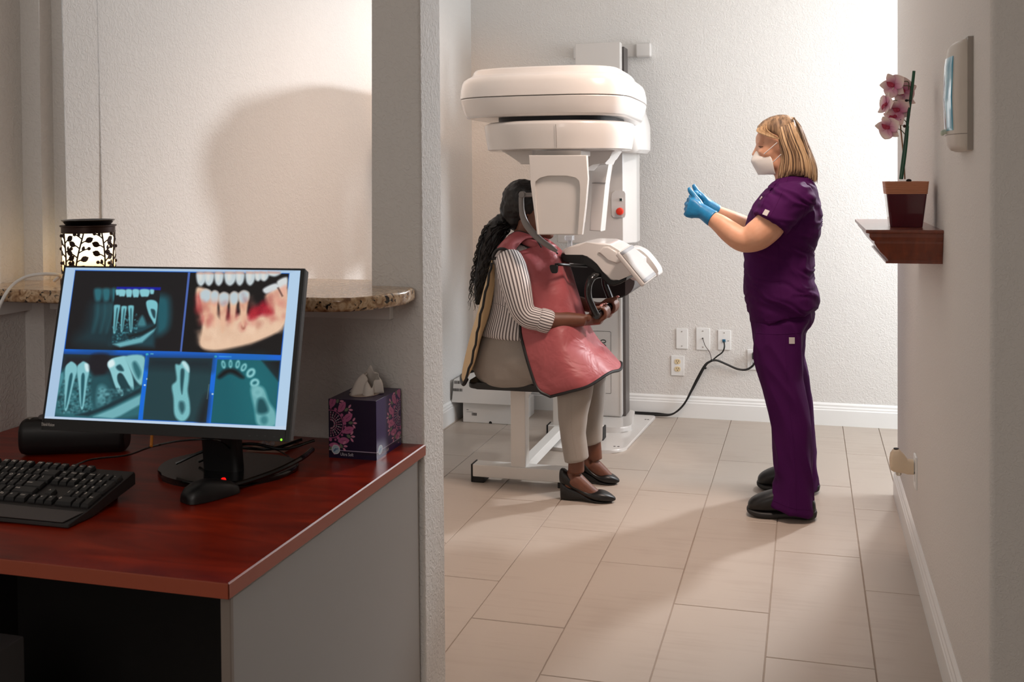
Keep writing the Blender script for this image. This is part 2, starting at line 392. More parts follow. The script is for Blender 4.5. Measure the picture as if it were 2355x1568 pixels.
# black cable bundle from the outlets along the floor to the machine
def wpath(pts, y): return [P(x, yy, Y) for (x, yy), Y in zip(pts, y)]
t = thing('power_cable', 'bundle of black cables rising from behind the scanner column to the wall plates', 'cable', (-.85, 6.03, 0))
bm = B()
for k, (dx, dy) in enumerate(((0, 0), (2.5, 1.5), (-1.5, 2.5))):
    pts = [(1432, 955), (1460, 955), (1510, 958), (1545, 953), (1572, 930), (1590, 897), (1605, 867), (1622, 838), (1637, 829)]
    pp = [P(x+dx*(0.4+.6*math.sin(i*1.1+k)), y+dy*(0.4+.6*math.cos(i*.9+k)), 6.075-.012*(k == 1)) for i, (x, y) in enumerate(pts)]
    for p in pp: p.z = max(p.z, .012+.006*k)
    tube(bm, spline(pp, 6), .0048, 8)
obj('main_bundle', bm, BLACK, t)
bm = B(); pp = [P(x, y, Y) for x, y, Y in ((1636, 829, 6.075), (1650, 829, 6.08), (1672, 838, 6.09), (1695, 848, 6.09), (1715, 850, 6.09), (1730, 842, 6.09), (1738, 830, 6.07))]
tube(bm, spline(pp, 6), .006, 8); obj('mains_lead', bm, BLACK, t)
bm = B(); a = P(1737, 824, 6.09); box(bm, a.x-.017, a.x+.017, 6.068, 6.112, .358, .396, .006, 2); obj('plug', bm, BLACK, t)
bm = B(); tube(bm, spline([P(x, y, Y) for x, y, Y in ((1665, 785, 6.10), (1666, 798, 6.085), (1661, 810, 6.085), (1648, 820, 6.085), (1638, 829, 6.08))], 6), .004, 8); obj('data_lead', bm, BLACK, t)
bm = B(); tube(bm, spline([P(x, y, Y) for x, y, Y in ((1616, 778, 6.108), (1622, 795, 6.09), (1632, 810, 6.09), (1637, 829, 6.085))], 6), .002, 6); obj('thin_wire', bm, mat('brown_wire', (60, 36, 30), .5), t)
for x, y in ((1637, 829), (1622, 846), (1482, 956)):
    bm = B(); p = P(x, y, 6.07); ball(bm, p, .008, .008, .008, 8); obj('cable_tie', bm, BLACK, t)
# ---------------------------------------------------------------- dental scanner
MWH = mat('machine_white', (214, 210, 206), .22, spec=.5, coat=.35)
MWH2 = mat('machine_pale_grey', (218, 216, 214), .3)
MGR = mat('machine_grey', (96, 92, 92), .45); MDK = mat('machine_black', (14, 14, 15), .4, spec=.35); RAIL = mat('rail_dark', (84, 78, 76), .4)
GASK = mat('gasket_navy', (12, 14, 24), .5)
mach = thing('dental_scanner', 'tall white dental x-ray scanner on a floor column with an overhead arm', 'scanner', (-1.1, 5.7, 0))
# base plate
bm = B(); pl = [(-.845, 6.05), (-.895, 5.30), (-.93, 5.235), (-1.0, 5.205), (-1.12, 5.19), (-1.24, 5.205), (-1.31, 5.235), (-1.345, 5.30), (-1.395, 6.05)]
slab(bm, roundpoly(pl, .03, 3), .0, .018, .006, 3); bp = obj('base_plate', bm, MWH, mach)
bm = B()
bm.free()
for x, y in ((-.935, 5.30), (-.955, 5.30), (-.875, 5.93), (-.89, 5.93), (-1.30, 5.32)):
    bm = B(); cyl(bm, (x, y, .016), (x, y, .0195), .006, 10); obj('bolt', bm, MGR, bp)
bm = B(); pl = [(-.965, 6.03), (-.925, 5.66), (-.95, 5.60), (-1.0, 5.575), (-1.12, 5.565), (-1.24, 5.575), (-1.29, 5.60), (-1.315, 5.66), (-1.275, 6.03)]
slab(bm, roundpoly(pl, .03, 3), .018, .048, .008, 3); obj('plinth', bm, MWH, mach)
# column
bm = B(); box(bm, -1.25, -1.005, 5.815, 5.96, .048, 1.9, .012, 3); cl = obj('column', bm, MWH, mach)
bm = B(); box(bm, -1.235, -.988, 5.85, 5.975, .05, 2.12, .003); obj('column_rail', bm, RAIL, mach)
bm = B(); box(bm, -1.018, -1.003, 5.812, 5.85, .06, 1.2, .004); obj('column_edge', bm, MWH, cl)
# printed model plate on the column: rounded outline, number, rule
PRINT = mat('print_dark', (48, 48, 50), .6); ORNG = mat('print_orange', (222, 150, 70), .6)
def col_px(x, y, Y=5.8145): p = P(x, y, Y); return p
c0, c1 = P(1405, 762, 5.8145), P(1405, 905, 5.8145)
bm = B(); zt, zb, xr = c0.z, c1.z, c0.x; xl = xr-.19
out = roundpoly([(xl, zb), (xr, zb), (xr, zt), (xl, zt)], .008, 3); inn = roundpoly([(xl+.0018, zb+.0018), (xr-.0018, zb+.0018), (xr-.0018, zt-.0018), (xl+.0018, zt-.0018)], .0065, 3)
loft(bm, [[Vector((x, 5.8138, z)) for x, z in out], [Vector((x, 5.8138, z)) for x, z in inn]], cap=False); obj('plate_outline', bm, PRINT, cl, smooth=False)
q = P(1394, 822, 5.8145)
bm = B(); text_mesh(bm, '9600', .046, frame((q.x, 5.8143, q.z), (0, 0, 1), (-1, 0, 0)), .0002, sx=1.12); obj('model_number', bm, PRINT, cl, smooth=False)
q = P(1373, 773, 5.8145); q2 = P(1373, 830, 5.8145)
bm = B(); box(bm, q.x-.0015, q.x+.0015, 5.8138, 5.8146, q2.z, q.z); obj('rule', bm, ORNG, cl, smooth=False)
# tower top and wall bracket
bm = B(); box(bm, -1.243, -.99, 5.735, 5.80, 1.6, 2.133, .006, 2); obj('tower_cover', bm, MWH, mach)
bm = B(); box(bm, -1.33, -.94, 6.085, 6.122, 2.088, 2.160, .006, 2); box(bm, -.96, -.868, 6.065, 6.122, 2.083, 2.163, .012, 3); obj('wall_bracket', bm, MWH, mach)
# carriage
bm = B(); slab(bm, [(-1.33, 5.80), (-1.33, 5.64), (-1.31, 5.585), (-.955, 5.585), (-.942, 5.60), (-.902, 5.68), (-.898, 5.72), (-.898, 5.81)], 1.035, 1.75, .008, 2); car = obj('carriage', bm, MWH, mach, angle=25)
pa, pb = P(1407, 439, 5.585), P(1439, 500, 5.585)
bm = B(); pz = roundpoly([(pa.x, pb.z), (pb.x, pb.z), (pb.x, pa.z), (pa.x+.006, pa.z), (pa.x-.002, pa.z-.03)], .012, 4)
prism(bm, pz, 5.579, 5.59, .004, 3); rec = obj('button_recess', bm, MWH2, mach)
q = P(1426, 486, 5.57); bm = B()
loft(bm, [ring(Vector((q.x, y, q.z)), Vector((r, 0, 0)), Vector((0, 0, r)), 24) for r, y in ((.012, 5.58), (.012, 5.566), (.0205, 5.564), (.0205, 5.556), (.017, 5.549), (.008, 5.546))])
obj('stop_button', bm, mat('red_button', (226, 52, 28), .35), rec, label='red emergency stop button')
q = P(1428, 459, 5.577); bm = B(); box(bm, q.x-.009, q.x+.009, 5.574, 5.581, q.z-.010, q.z+.010, .002); d = obj('key_switch', bm, MWH, rec)
bm = B(); box(bm, q.x-.006, q.x+.006, 5.5725, 5.576, q.z-.0065, q.z+.0065); obj('key_face', bm, mat('dark_green', (18, 48, 46), .3), rec)
bm = B(); q = P(1447, 459, 5.6)
for k in range(3): box(bm, q.x-.006, q.x+.006, 5.603, 5.606, q.z-.012+.009*k, q.z-.005+.009*k)
# overhead arm: upper shell, lower shell, groove, dark slot
ACX, ACY = -1.122, 4.62
def plan(z, ax, yf, yb, n=3.0, cx=ACX, N=72):
    o = []
    for i in range(N):
        t = 2*PI*i/N; c, s = math.cos(t), math.sin(t)
        x = cx+ax*math.copysign(abs(c)**(2/n), c); yy = math.copysign(abs(s)**(2/n), s)
        o.append(Vector((x, ACY+(yf if yy < 0 else yb)*yy, z)))
    return o
bm = B(); loft(bm, [plan(*a) for a in ((1.7410, 0.3203, 0.240, 0.918), (1.7410, 0.3781, 0.305, 0.969), (1.7440, 0.3843, 0.312, 0.977), (1.7750, 0.3826, 0.310, 0.977), (1.8050, 0.3773, 0.304, 0.969), (1.8220, 0.3701, 0.296, 0.966), (1.8330, 0.3559, 0.280, 0.955), (1.8380, 0.3470, 0.268, 0.947), (1.8460, 0.3345, 0.254, 0.940), (1.8620, 0.3275, 0.246, 0.932), (1.8700, 0.3220, 0.238, 0.925), (1.8730, 0.3069, 0.220, 0.910))])
obj('arm_upper_shell', bm, MWH, mach)
bm = B(); loft(bm, [plan(*a) for a in ((1.6580, 0.2936, 0.220, 0.888), (1.6560, 0.3425, 0.265, 0.947), (1.6590, 0.3559, 0.282, 0.955), (1.6680, 0.3630, 0.290, 0.962), (1.7000, 0.3737, 0.301, 0.969), (1.7350, 0.3826, 0.310, 0.977), (1.7395, 0.3808, 0.308, 0.973), (1.7395, 0.3203, 0.240, 0.925))])
obj('arm_lower_shell', bm, MWH, mach)
bm = B(); loft(bm, [plan(z, .262, .236, .62, 2.6, -1.078) for z in (1.640, 1.6575)]); obj('turntable_gap', bm, GASK, mach)
# shoulder where the arm comes down onto the carriage
bm = B(); loft(bm, [ring(Vector((-1.098+dx*.4, 5.60, z)), Vector((a*.79, 0, 0)), Vector((0, b, 0)), 40, 4.5) for dx, z, a, b in ((.005, 1.522, .30, .19), (.007, 1.516, .325, .21), (.010, 1.535, .345, .235), (.006, 1.60, .345, .27), (0, 1.67, .34, .32), (-.01, 1.76, .31, .33))])
obj('arm_shoulder', bm, MWH, mach)
# rotating unit: disc, brackets, x-ray head, detector
DCX, DCY = -1.080, 4.66
bm = B(); loft(bm, [ring(Vector((DCX, DCY, z)), Vector((a*.972, 0, 0)), Vector((0, a*1.02, 0)), 64, 2.35) for z, a in ((1.515, .27), (1.513, .318), (1.518, .327), (1.57, .336), (1.618, .342), (1.630, .336), (1.636, .322), (1.641, .25))])
dsc = obj('rotating_disc', bm, MWH, mach)
bm = B(); q = P(1279, 300, 4.32); tube(bm, [Vector((q.x, DCY-.3338, 1.519)), Vector((q.x, DCY-.3430, 1.570)), Vector((q.x, DCY-.349, 1.617))], .0008, 6); obj('seam_line', bm, RAIL, dsc)
bm = B(); prism(bm, pxz([(1166, 346), (1240, 346), (1240, 378), (1214, 378), (1196, 364)], 4.62), 4.50, 4.80, .006, 2); obj('head_bracket', bm, MWH, mach)
bm = B(); prism(bm, pxz([(1240, 346), (1420, 346), (1404, 362), (1398, 378), (1366, 376), (1352, 392), (1240, 392)], 4.85), 4.80, 5.0, .006, 2); obj('detector_bracket', bm, MWH, mach)
Yh = 4.36
bm = B(); prism(bm, roundpoly(pxz([(1219, 359), (1349, 359), (1351, 411), (1346, 470), (1339, 540), (1237, 540), (1223, 420)], Yh), .012, 3), Yh-.02, 4.52, .012, 3, taper=.76); hd = obj('xray_head', bm, MWH, mach, angle=50)
bm = B()
hood = [(1218, 357), (1350.5, 357), (1353, 411), (1348, 470), (1340, 539), (1329, 540), (1335, 470), (1338, 430), (1335, 414), (1326, 406), (1305, 403.5), (1262, 403.5), (1242, 407), (1232, 416), (1230.5, 428), (1235, 480), (1240.5, 539), (1236.5, 539), (1222, 420)]
prism(bm, pxz(hood, Yh-.02), Yh-.034, Yh, .007, 3); obj('head_cover', bm, MWH, hd, angle=55)
bm = B(); prism(bm, roundpoly(pxz([(1233, 346), (1337, 346), (1337, 358), (1233, 358)], Yh+.03), .004), Yh+.02, 4.58, .003, 2); obj('head_neck', bm, MWH, hd)
bm = B(); prism(bm, pxz([(1362, 352), (1404, 352), (1400, 366), (1397, 376), (1392, 422), (1382, 532), (1355, 530), (1362, 422), (1368, 376)], 5.05), 5.05, 5.17, .006, 2); det = obj('detector', bm, MWH, mach, angle=25)
bm = B(); a, b_ = P(1356, 421, 5.046), P(1396, 423, 5.046); box(bm, a.x+.012, b_.x-.006, 5.044, 5.05, a.z-.001, a.z+.001); obj('seam_line', bm, RAIL, det)
# head support: curved grey temple bar on a pivot
GRB = mat('support_grey', (122, 118, 116), .42)
bm = B(); tube(bm, spline([P(x, y, 4.45) for x, y in ((1200, 446), (1199, 462), (1201, 490), (1210, 515), (1227, 537), (1247, 555), (1266, 568), (1281, 578))], 6), [.010, .0095, .0105, .0125, .0125, .011, .010, .006], 12, flat=1.25)
tube(bm, [P(1200, 448, 4.45), P(1245, 448, 4.45)], .0095, 10)
ts = obj('temple_support', bm, GRB, mach)
bm = B(); q = P(1202, 447, 4.45); loft(bm, [ring(q+Vector((0, y, 0)), Vector((r, 0, 0)), Vector((0, 0, r)), 20) for r, y in ((.013, .016), (.0145, .010), (.0145, -.014), (.0125, -.017), (.006, -.017))]); obj('pivot', bm, GRB, ts)
# chin rest console
Yc0, Yc1 = 4.60, 4.93
top = [(1289, 583), (1294, 574), (1304, 569), (1330, 560), (1349, 557.5), (1390, 558.5), (1404, 564), (1424, 576), (1440, 588), (1462, 604), (1462, 625), (1452, 632), (1441, 637), (1424, 644), (1410, 648), (1402, 645), (1393, 636), (1384, 622), (1372, 606), (1360, 594), (1349, 588), (1340, 586), (1300, 585)]
bm = B(); prism(bm, pxz(top, Yc0), Yc0, Yc1, .014, 4); con = obj('console', bm, MWH, mach, angle=50)
rim = [(1290, 584.5), (1340, 586), (1350, 588), (1361, 595), (1373, 607), (1385, 623), (1394, 637), (1403, 646), (1412, 648.5), (1428, 644), (1441, 638), (1440, 645), (1426, 653), (1410, 658), (1398, 655), (1388, 646), (1378, 633), (1366, 619), (1354, 609), (1344, 605), (1302, 605), (1293, 601), (1290, 594)]
bm = B(); prism(bm, pxz(rim, Yc0-.002), Yc0-.002, Yc1-.01, .008, 3); obj('console_rim', bm, MDK, mach, angle=50)
bm = B(); prism(bm, smoothpoly(pxz([(1436, 592), (1452, 568), (1478, 577), (1500, 600), (1515, 624), (1512, 636), (1480, 644), (1448, 640)], 5.0), 4), 4.99, 5.13, .02, 4); obj('console_cowl', bm, MWH, mach)
bm = B(); prism(bm, pxz([(1376, 580), (1388, 567), (1400, 566), (1420, 578), (1432, 600), (1418, 606), (1400, 596)], 4.61), 4.592, 4.70, .008, 3); obj('screen_mount', bm, MWH, mach)
# touch screen: tilted white panel with grey glass
scn = [P(1423, 577, 4.50), P(1456, 565, 4.66), P(1512, 632, 4.66), P(1482, 651, 4.50)]
cx_ = sum(scn, Vector())/4; ux = ((scn[3]-scn[0])+(scn[2]-scn[1])).normalized(); vy = ((scn[1]-scn[0])+(scn[2]-scn[3])); M = frame(cx_, ux, vy)
hw = ((scn[3]-scn[0]).length+(scn[2]-scn[1]).length)/4; hh = ((scn[1]-scn[0]).length+(scn[2]-scn[3]).length)/4
bm = B(); box(bm, -hw-.004, hw+.004, -hh-.003, hh+.003, -.024, -.0015, .007, 3, mx=M); tsn = obj('touch_screen', bm, MWH, mach)
bm = B(); box(bm, -hw+.001, hw-.002, -hh+.002, hh-.002, -.003, .0, .001, 1, mx=M); obj('screen_border', bm, mat('screen_border', (84, 78, 76), .5), tsn)
bm = B(); box(bm, -hw+.018, hw-.018, -hh+.003, hh-.004, -.002, .0008, mx=M); obj('screen_glass', bm, mat('screen_glass', (134, 128, 122), .5), tsn)
# dark housing under the console and grip bars
bm = B(); prism(bm, roundpoly(pxz([(1301, 610), (1452, 610), (1459, 648), (1453, 668), (1436, 684), (1346, 684), (1318, 674)], 5.15), .02, 4), 5.12, 5.60, .014, 3); obj('lower_housing', bm, MDK, mach)
bm = B(); prism(bm, roundpoly(pxz([(1437, 640), (1452, 634), (1460, 648), (1454, 668), (1437, 683)], 5.09), .012, 3), 5.10, 5.58, .01, 3); obj('housing_corner', bm, MGR, mach)
bm = B(); g = [(1380, 632, 4.62), (1364, 637, 4.55), (1354, 655, 4.53), (1353, 680, 4.53), (1361, 703, 4.53), (1372, 725, 4.53)]
tube(bm, spline([P(*q) for q in g], 6), .0155, 14)
obj('grip_bar', bm, BLKG, mach)
bm = B(); tube(bm, spline([P(*q) for q in ((1390, 640, 4.80), (1392, 655, 4.80), (1400, 676, 4.80), (1409, 700, 4.80))], 6), .0155, 14); obj('grip_bar', bm, BLKG, mach)
bm = B(); a, b_ = P(1373, 725, 4.53), P(1409, 700, 4.80); tube(bm, [a-(b_-a)*.04, a, b_, b_+(b_-a)*.04], .0155, 14); obj('grip_crossbar', bm, BLKG, mach)
# black tongue lever and clear bite post
bm = B(); tube(bm, spline([P(*q) for q in ((1350, 612, 4.66), (1325, 611, 4.56), (1300, 609, 4.47), (1285, 608, 4.435), (1276, 609, 4.43))], 5), .0065, 8)
pz = roundpoly(pxz([(1265, 609), (1283, 609), (1282, 628), (1270, 628), (1266, 618)], 4.43), .006); prism(bm, pz, 4.42, 4.438, .003); obj('chin_lever', bm, MDK, mach)
CLEAR = mat('clear_plastic', (226, 232, 238), .08, trans=.75)
bm = B(); a, b_ = P(1300, 542, 4.70), P(1318, 553, 4.70); box(bm, a.x, b_.x, 4.68, 4.73, b_.z, a.z, .003); a, b_ = P(1306, 553, 4.70), P(1315, 572, 4.70); box(bm, a.x, b_.x, 4.69, 4.715, b_.z, a.z, .002)
obj('bite_post', bm, CLEAR, mach)

# ---------------------------------------------------------------- bench the patient sits on
SW = mat('steel_white', (236, 233, 228), .35); RUB = mat('rubber_black', (14, 13, 13), .6); VIN = mat('vinyl_black', (20, 18, 17), .38)
st = thing('patient_stool', 'white steel patient bench with black seat pad, legs joined by a floor bar', 'stool', (-1.25, 4.85, 0))
pl = roundpoly([(-1.475, 4.47), (-1.03, 4.47), (-1.03, 5.28), (-1.475, 5.28)], .05, 6)
bm = B(); slab(bm, pl, .452, .482, .010, 3); obj('seat_pad', bm, VIN, st)
bm = B(); slab(bm, [(-1.36, 4.60), (-1.12, 4.60), (-1.12, 5.2), (-1.36, 5.2)], .437, .4525); obj('seat_frame', bm, SW, st)
for y in (4.60, 5.42):
    bm = B(); box(bm, -1.305, -1.235, y-.01, y+.06, .07, .452 if y < 5 else .40, .005, 2); obj('post', bm, SW, st)
    bm = B(); box(bm, -1.485 if y < 5 else -1.33, -1.03 if y < 5 else -1.04, y-.02, y+.06, .026, .082, .004, 2); ft = obj('foot_bar', bm, SW, st)
    for x in ((-1.485, -1.03) if y < 5 else (-1.33, -1.04)):
        s = -1 if x < -1.2 else 1; bm = B()
        box(bm, x-.008 if s < 0 else x-.001, x+.001 if s < 0 else x+.008, y-.022, y+.062, 0, .084, .004); xx = sorted((x, x-s*.055)); box(bm, xx[0], xx[1], y-.02, y+.06, 0, .0265, .003)
        obj('end_cap', bm, RUB, ft)
bm = B(); box(bm, -1.295, -1.245, 4.66, 5.40, .03, .08, .004, 2); obj('floor_bar', bm, SW, st)
bm = B(); box(bm, -1.30, -1.24, 4.605, 5.475, .395, .437, .003); obj('top_bar', bm, SW, st)
bm = B()
q = P(1179, 896, 4.6); box(bm, q.x-.004, q.x+.004, 4.62, 4.64, .425, .452); obj('bracket', bm, RUB, st)

# ---------------------------------------------------------------- white cartons in the corner
CARD = mat('white_card', (232, 230, 227), .55)
def bars(bm, x0, z0, wd, ht, y, n=14, seed=1):
    rr = random.Random(seed); x = x0
    while x < x0+wd:
        w_ = rr.choice((.0012, .0018, .003)); box(bm, x, min(x+w_, x0+wd), y-.0005, y, z0, z0+ht); x += w_+rr.choice((.001, .0016, .0024))
t = thing('carton', 'flat white carton on the floor under the stack, small barcode at its foot', 'box', (-1.73, 5.85, 0))
bm = B(); box(bm, -1.902, -1.56, 5.70, 6.0, 0, .115, .002, 1); obj('carton_body', bm, CARD, t)
q = P(1085, 955, 5.70); bm = B(); bars(bm, q.x, q.z, .030, .016, 5.6995); obj('barcode', bm, PRINT, t, smooth=False)
bm = B(); q = P(1073, 942, 5.70); box(bm, q.x, q.x+.012, 5.6993, 5.6999, q.z-.001, q.z+.002); box(bm, q.x, q.x+.04, 5.6993, 5.6999, q.z-.012, q.z-.0105); obj('print', bm, PRINT, t, smooth=False)
bm = B(); q = P(1128, 971, 5.70); loft(bm, [ring(Vector((q.x, y, .002)), Vector((.009, 0, 0)), Vector((0, 0, .011)), 16) for y in (5.6985, 5.702)]); obj('finger_hole', bm, HOLE, t)
t = thing('carton', 'white carton with two barcodes lying on the flat carton in the corner', 'box', (-1.75, 5.82, .115))
bm = B(); a, b_ = -1.965, -1.58
prism(bm, [(a+.005, .1155), (b_, .1155), (b_, .255), (a+.018, .245)], 5.672, 6.02, .002, 1); obj('carton_body', bm, CARD, t)
bm = B(); box(bm, a+.018, b_-.06, 5.676, 6.0, .1152, .125); obj('carton_flap', bm, CARD, t)
for x, y in ((1045, 882), (1042, 899)):
    q = P(x, y, 5.672); bm = B(); bars(bm, q.x, q.z, .034 if y < 890 else .055, .016, 5.6715, seed=y); obj('barcode', bm, PRINT, t, smooth=False)
# ---------------------------------------------------------------- desk
def cherry():
    m = mat('cherry_laminate', (112, 34, 16), .3, spec=.45); nt = m.node_tree; b = nt.nodes['Principled BSDF']; tc = nt.nodes.new('ShaderNodeTexCoord')
    mp = nt.nodes.new('ShaderNodeMapping'); mp.inputs['Scale'].default_value = (2.2, 9, 9); nt.links.new(tc.outputs['Object'], mp.inputs[0])
    n = nt.nodes.new('ShaderNodeTexNoise'); n.inputs['Scale'].default_value = 1.6; n.inputs['Detail'].default_value = 5; n.inputs['Distortion'].default_value = 1.2
    nt.links.new(mp.outputs[0], n.inputs['Vector']); cr = nt.nodes.new('ShaderNodeValToRGB'); e = cr.color_ramp.elements
    e[0].position = .3; e[1].position = .72; e[0].color = (*lin((108, 20, 4)), 1); e[1].color = (*lin((166, 44, 9)), 1)
    nt.links.new(n.outputs['Fac'], cr.inputs[0]); nt.links.new(cr.outputs[0], b.inputs['Base Color']); return m
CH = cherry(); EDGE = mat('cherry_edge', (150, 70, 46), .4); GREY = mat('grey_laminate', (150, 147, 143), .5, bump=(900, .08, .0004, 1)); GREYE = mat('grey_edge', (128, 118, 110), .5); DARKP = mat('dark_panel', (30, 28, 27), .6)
ZD = .745
dk = thing('office_desk', 'cherry red office desk with grey side panel against the half wall', 'desk', (-1.46, 1.96, 0))
bm = B(); box(bm, -2.028, -.9055, 1.5065, 2.418, ZD-.026, ZD, .0015, 1); obj('desk_top', bm, CH, dk, smooth=False)
bm = B(); box(bm, -.906, -.9035, 1.504, 2.418, ZD-.0262, ZD-.0004, .001, 1); box(bm, -2.028, -.9035, 1.504, 1.5068, ZD-.0262, ZD-.0004, .001, 1); obj('edge_band', bm, EDGE, dk, smooth=False)
bm = B(); box(bm, -.936, -.921, 1.545, 2.41, 0, ZD-.0265, .001, 1); obj('side_panel', bm, GREY, dk, smooth=False)
bm = B(); box(bm, -.939, -.9195, 1.535, 1.546, 0, ZD-.0265, .002, 1); obj('panel_edge', bm, GREYE, dk, smooth=False)
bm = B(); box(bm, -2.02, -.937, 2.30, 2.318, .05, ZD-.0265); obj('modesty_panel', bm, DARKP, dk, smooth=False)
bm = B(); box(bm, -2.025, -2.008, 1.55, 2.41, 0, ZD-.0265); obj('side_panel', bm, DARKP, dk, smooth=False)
# ---------------------------------------------------------------- computer tower under the desk
t = thing('computer_tower', 'dark grey computer tower standing under the desk', 'computer', (-1.69, 1.65, 0))
bm = B(); box(bm, -1.78, -1.60, 1.46, 1.853, .02, .436, .006, 2); obj('case', bm, mat('pc_grey', (92, 90, 90), .5, bump=(700, .1, .0005, 1)), t)
bm = B(); box(bm, -1.775, -1.605, 1.448, 1.462, .03, .43, .005, 2); obj('front_panel', bm, BLACK, t)
for x in (-1.76, -1.64):
    bm = B(); box(bm, x, x+.02, 1.50, 1.80, 0, .021); obj('foot', bm, RUB, t)
# ---------------------------------------------------------------- monitor
def screen_image():
    W_, H_ = 1200, 740
    img = np.zeros((H_, W_, 3), np.float32)
    src = np.array([(258, 83), (2178, 122), (2060, 1432), (82, 1313)], float); dst = np.array([(0, 0), (W_, 0), (W_, H_), (0, H_)], float)
    A = []
    for (x, y), (u, v) in zip(src, dst):
        A.append([x, y, 1, 0, 0, 0, -u*x, -u*y, u]); A.append([0, 0, 0, x, y, 1, -v*x, -v*y, v])
    A = np.array(A); hm = np.append(np.linalg.solve(A[:, :8], A[:, 8]), 1).reshape(3, 3)
    def tr(p):
        q = hm @ np.array([p[0], p[1], 1.0]); return q[:2]/q[2]
    rng = np.random.default_rng(3)
    def fill(pts, c, blur=1.0, a=1.0, tex=None):
        """polygon given in the monitor's own coordinates, edge softened over blur pixels"""
        q = np.array([tr(p) for p in pts]); pad = int(blur*3+2)
        x0, y0 = np.maximum(np.floor(q.min(0)-pad), 0).astype(int); x1, y1 = np.minimum(np.ceil(q.max(0)+pad), (W_, H_)).astype(int)
        if x1 <= x0 or y1 <= y0: return
        X, Y = np.meshgrid(np.arange(x0, x1)+.5, np.arange(y0, y1)+.5)
        ins = np.zeros(X.shape, bool); dmin = np.full(X.shape, 1e9)
        for (ax, ay), (bx, by) in zip(q, np.roll(q, -1, 0)):
            cond = ((ay > Y) != (by > Y)); with_ = (bx-ax)*(Y-ay)/((by-ay) if by != ay else 1e-9)+ax
            ins ^= cond & (X < with_)
            dx, dy = bx-ax, by-ay; l2 = dx*dx+dy*dy+1e-9; t = np.clip(((X-ax)*dx+(Y-ay)*dy)/l2, 0, 1)
            dmin = np.minimum(dmin, np.hypot(X-ax-t*dx, Y-ay-t*dy))
        sd = np.where(ins, dmin, -dmin); al = np.clip(sd/blur*.5+.5, 0, 1)*a
        cc = np.array(c, np.float32)
        if tex is not None: cc = cc*(1+tex*(rng.random(X.shape)-.5))[..., None]
        img[y0:y1, x0:x1] = img[y0:y1, x0:x1]*(1-al[..., None])+cc*al[..., None]
    def el(cx, cy, rx, ry, rot=0, n=20, pw=1):
        o = []
        for i in range(n):
            t = 2*PI*i/n; x, y = rx*math.cos(t), ry*math.sin(t); o.append((cx+x*math.cos(rot)-y*math.sin(rot), cy+x*math.sin(rot)+y*math.cos(rot)))
        return o
    def sm(pts, k=5): return smoothpoly(pts, k)
    fill([(60, 60), (2200, 100), (2080, 1450), (60, 1330)], (166, 194, 222)); fill([(60, 1280), (2080, 1400), (2080, 1450), (60, 1330)], (186, 206, 230), 6)
    fill([(332, 103), (2088, 143), (1970, 1402), (163, 1300)], (12, 90, 190), 2)
    fill([(337, 109), (1255, 130), (1190, 777), (250, 748)], (17, 16, 20)); fill([(1272, 132), (2082, 148), (2016, 815), (1203, 779)], (10, 8, 10))
    fill([(1255, 130), (1272, 131), (1203, 779), (1188, 778)], (74, 98, 168), 2)
    fill([(247, 750), (2018, 820), (2012, 858), (243, 785)], (8, 96, 206), 1.5)
    # upper left: dim jaw with a bright inset
    fill(sm([(480, 380), (640, 380), (640, 720), (560, 745), (330, 690), (420, 560)]), (22, 50, 58), 40, .9)
    for x in (500, 560, 610): fill(sm([(x, 385), (x+36, 385), (x+32, 480), (x-10, 600), (x-24, 600), (x-4, 480)]), (40, 98, 108), 14, .6)
    for x, w_ in ((520, 30), (588, 30), (650, 18)): fill(sm([(x-w_, 262), (x+w_, 262), (x+w_*.8, 340), (x, 360), (x-w_*.8, 345)]), (40, 110, 122), 9, .9)
    fill(sm([(1000, 330), (1090, 330), (1110, 440), (1090, 590), (1000, 640), (985, 500)]), (26, 92, 104), 22, .9)
    fill([(672, 243), (1033, 250), (1030, 275), (668, 262)], (10, 20, 150), 2)
    fill([(660, 264), (1028, 280), (975, 740), (612, 715)], (16, 22, 28), 2)
    fill([(640, 560), (1000, 545), (975, 740), (612, 715)], (24, 62, 72), 14)
    for x, w_, h in ((715, 28, 50), (772, 24, 56), (828, 26, 58), (900, 38, 54), (678, 14, 40), (960, 16, 34)): fill(sm([(x-w_, 268), (x+w_, 270), (x+w_*.8, 268+h), (x, 272+h), (x-w_*.8, 268+h)]), (130, 196, 206), 4)
    def tooth(x, y, w_, h, c=(112, 184, 194), lean=0, core=True):
        fill(sm([(x-w_, y+12), (x-w_*.5, y), (x+w_*.5, y), (x+w_, y+12), (x+w_*.8-lean*.3, y+h*.35), (x+w_*.35-lean, y+h), (x-w_*.35-lean, y+h), (x-w_*.8-lean*.3, y+h*.35)]), c, 4)
        if core: fill(sm([(x-w_*.2, y+h*.2), (x+w_*.2, y+h*.2), (x+w_*.12-lean*.8, y+h*.9), (x-w_*.12-lean*.8, y+h*.9)]), (30, 70, 80), 4)
    for k in range(180):
        x = 640+rng.random()*200; y = 470+rng.random()*230; fill(el(x, y, 4+5*rng.random(), 3+4*rng.random()), (70, 140, 150) if rng.random() > .5 else (14, 34, 40), 3, .7)
    tooth(675, 390, 26, 220, lean=22); tooth(732, 400, 23, 200, lean=20); tooth(788, 396, 24, 205, lean=0)
    fill(sm([(912, 370), (960, 352), (1005, 380), (1000, 470), (985, 550), (960, 520), (930, 460)]), (120, 190, 200), 4); fill(sm([(950, 430), (985, 440), (985, 500), (968, 490)]), (30, 64, 74), 4)
    fill(sm([(840, 560), (880, 480), (910, 560)]), (60, 120, 130), 8)
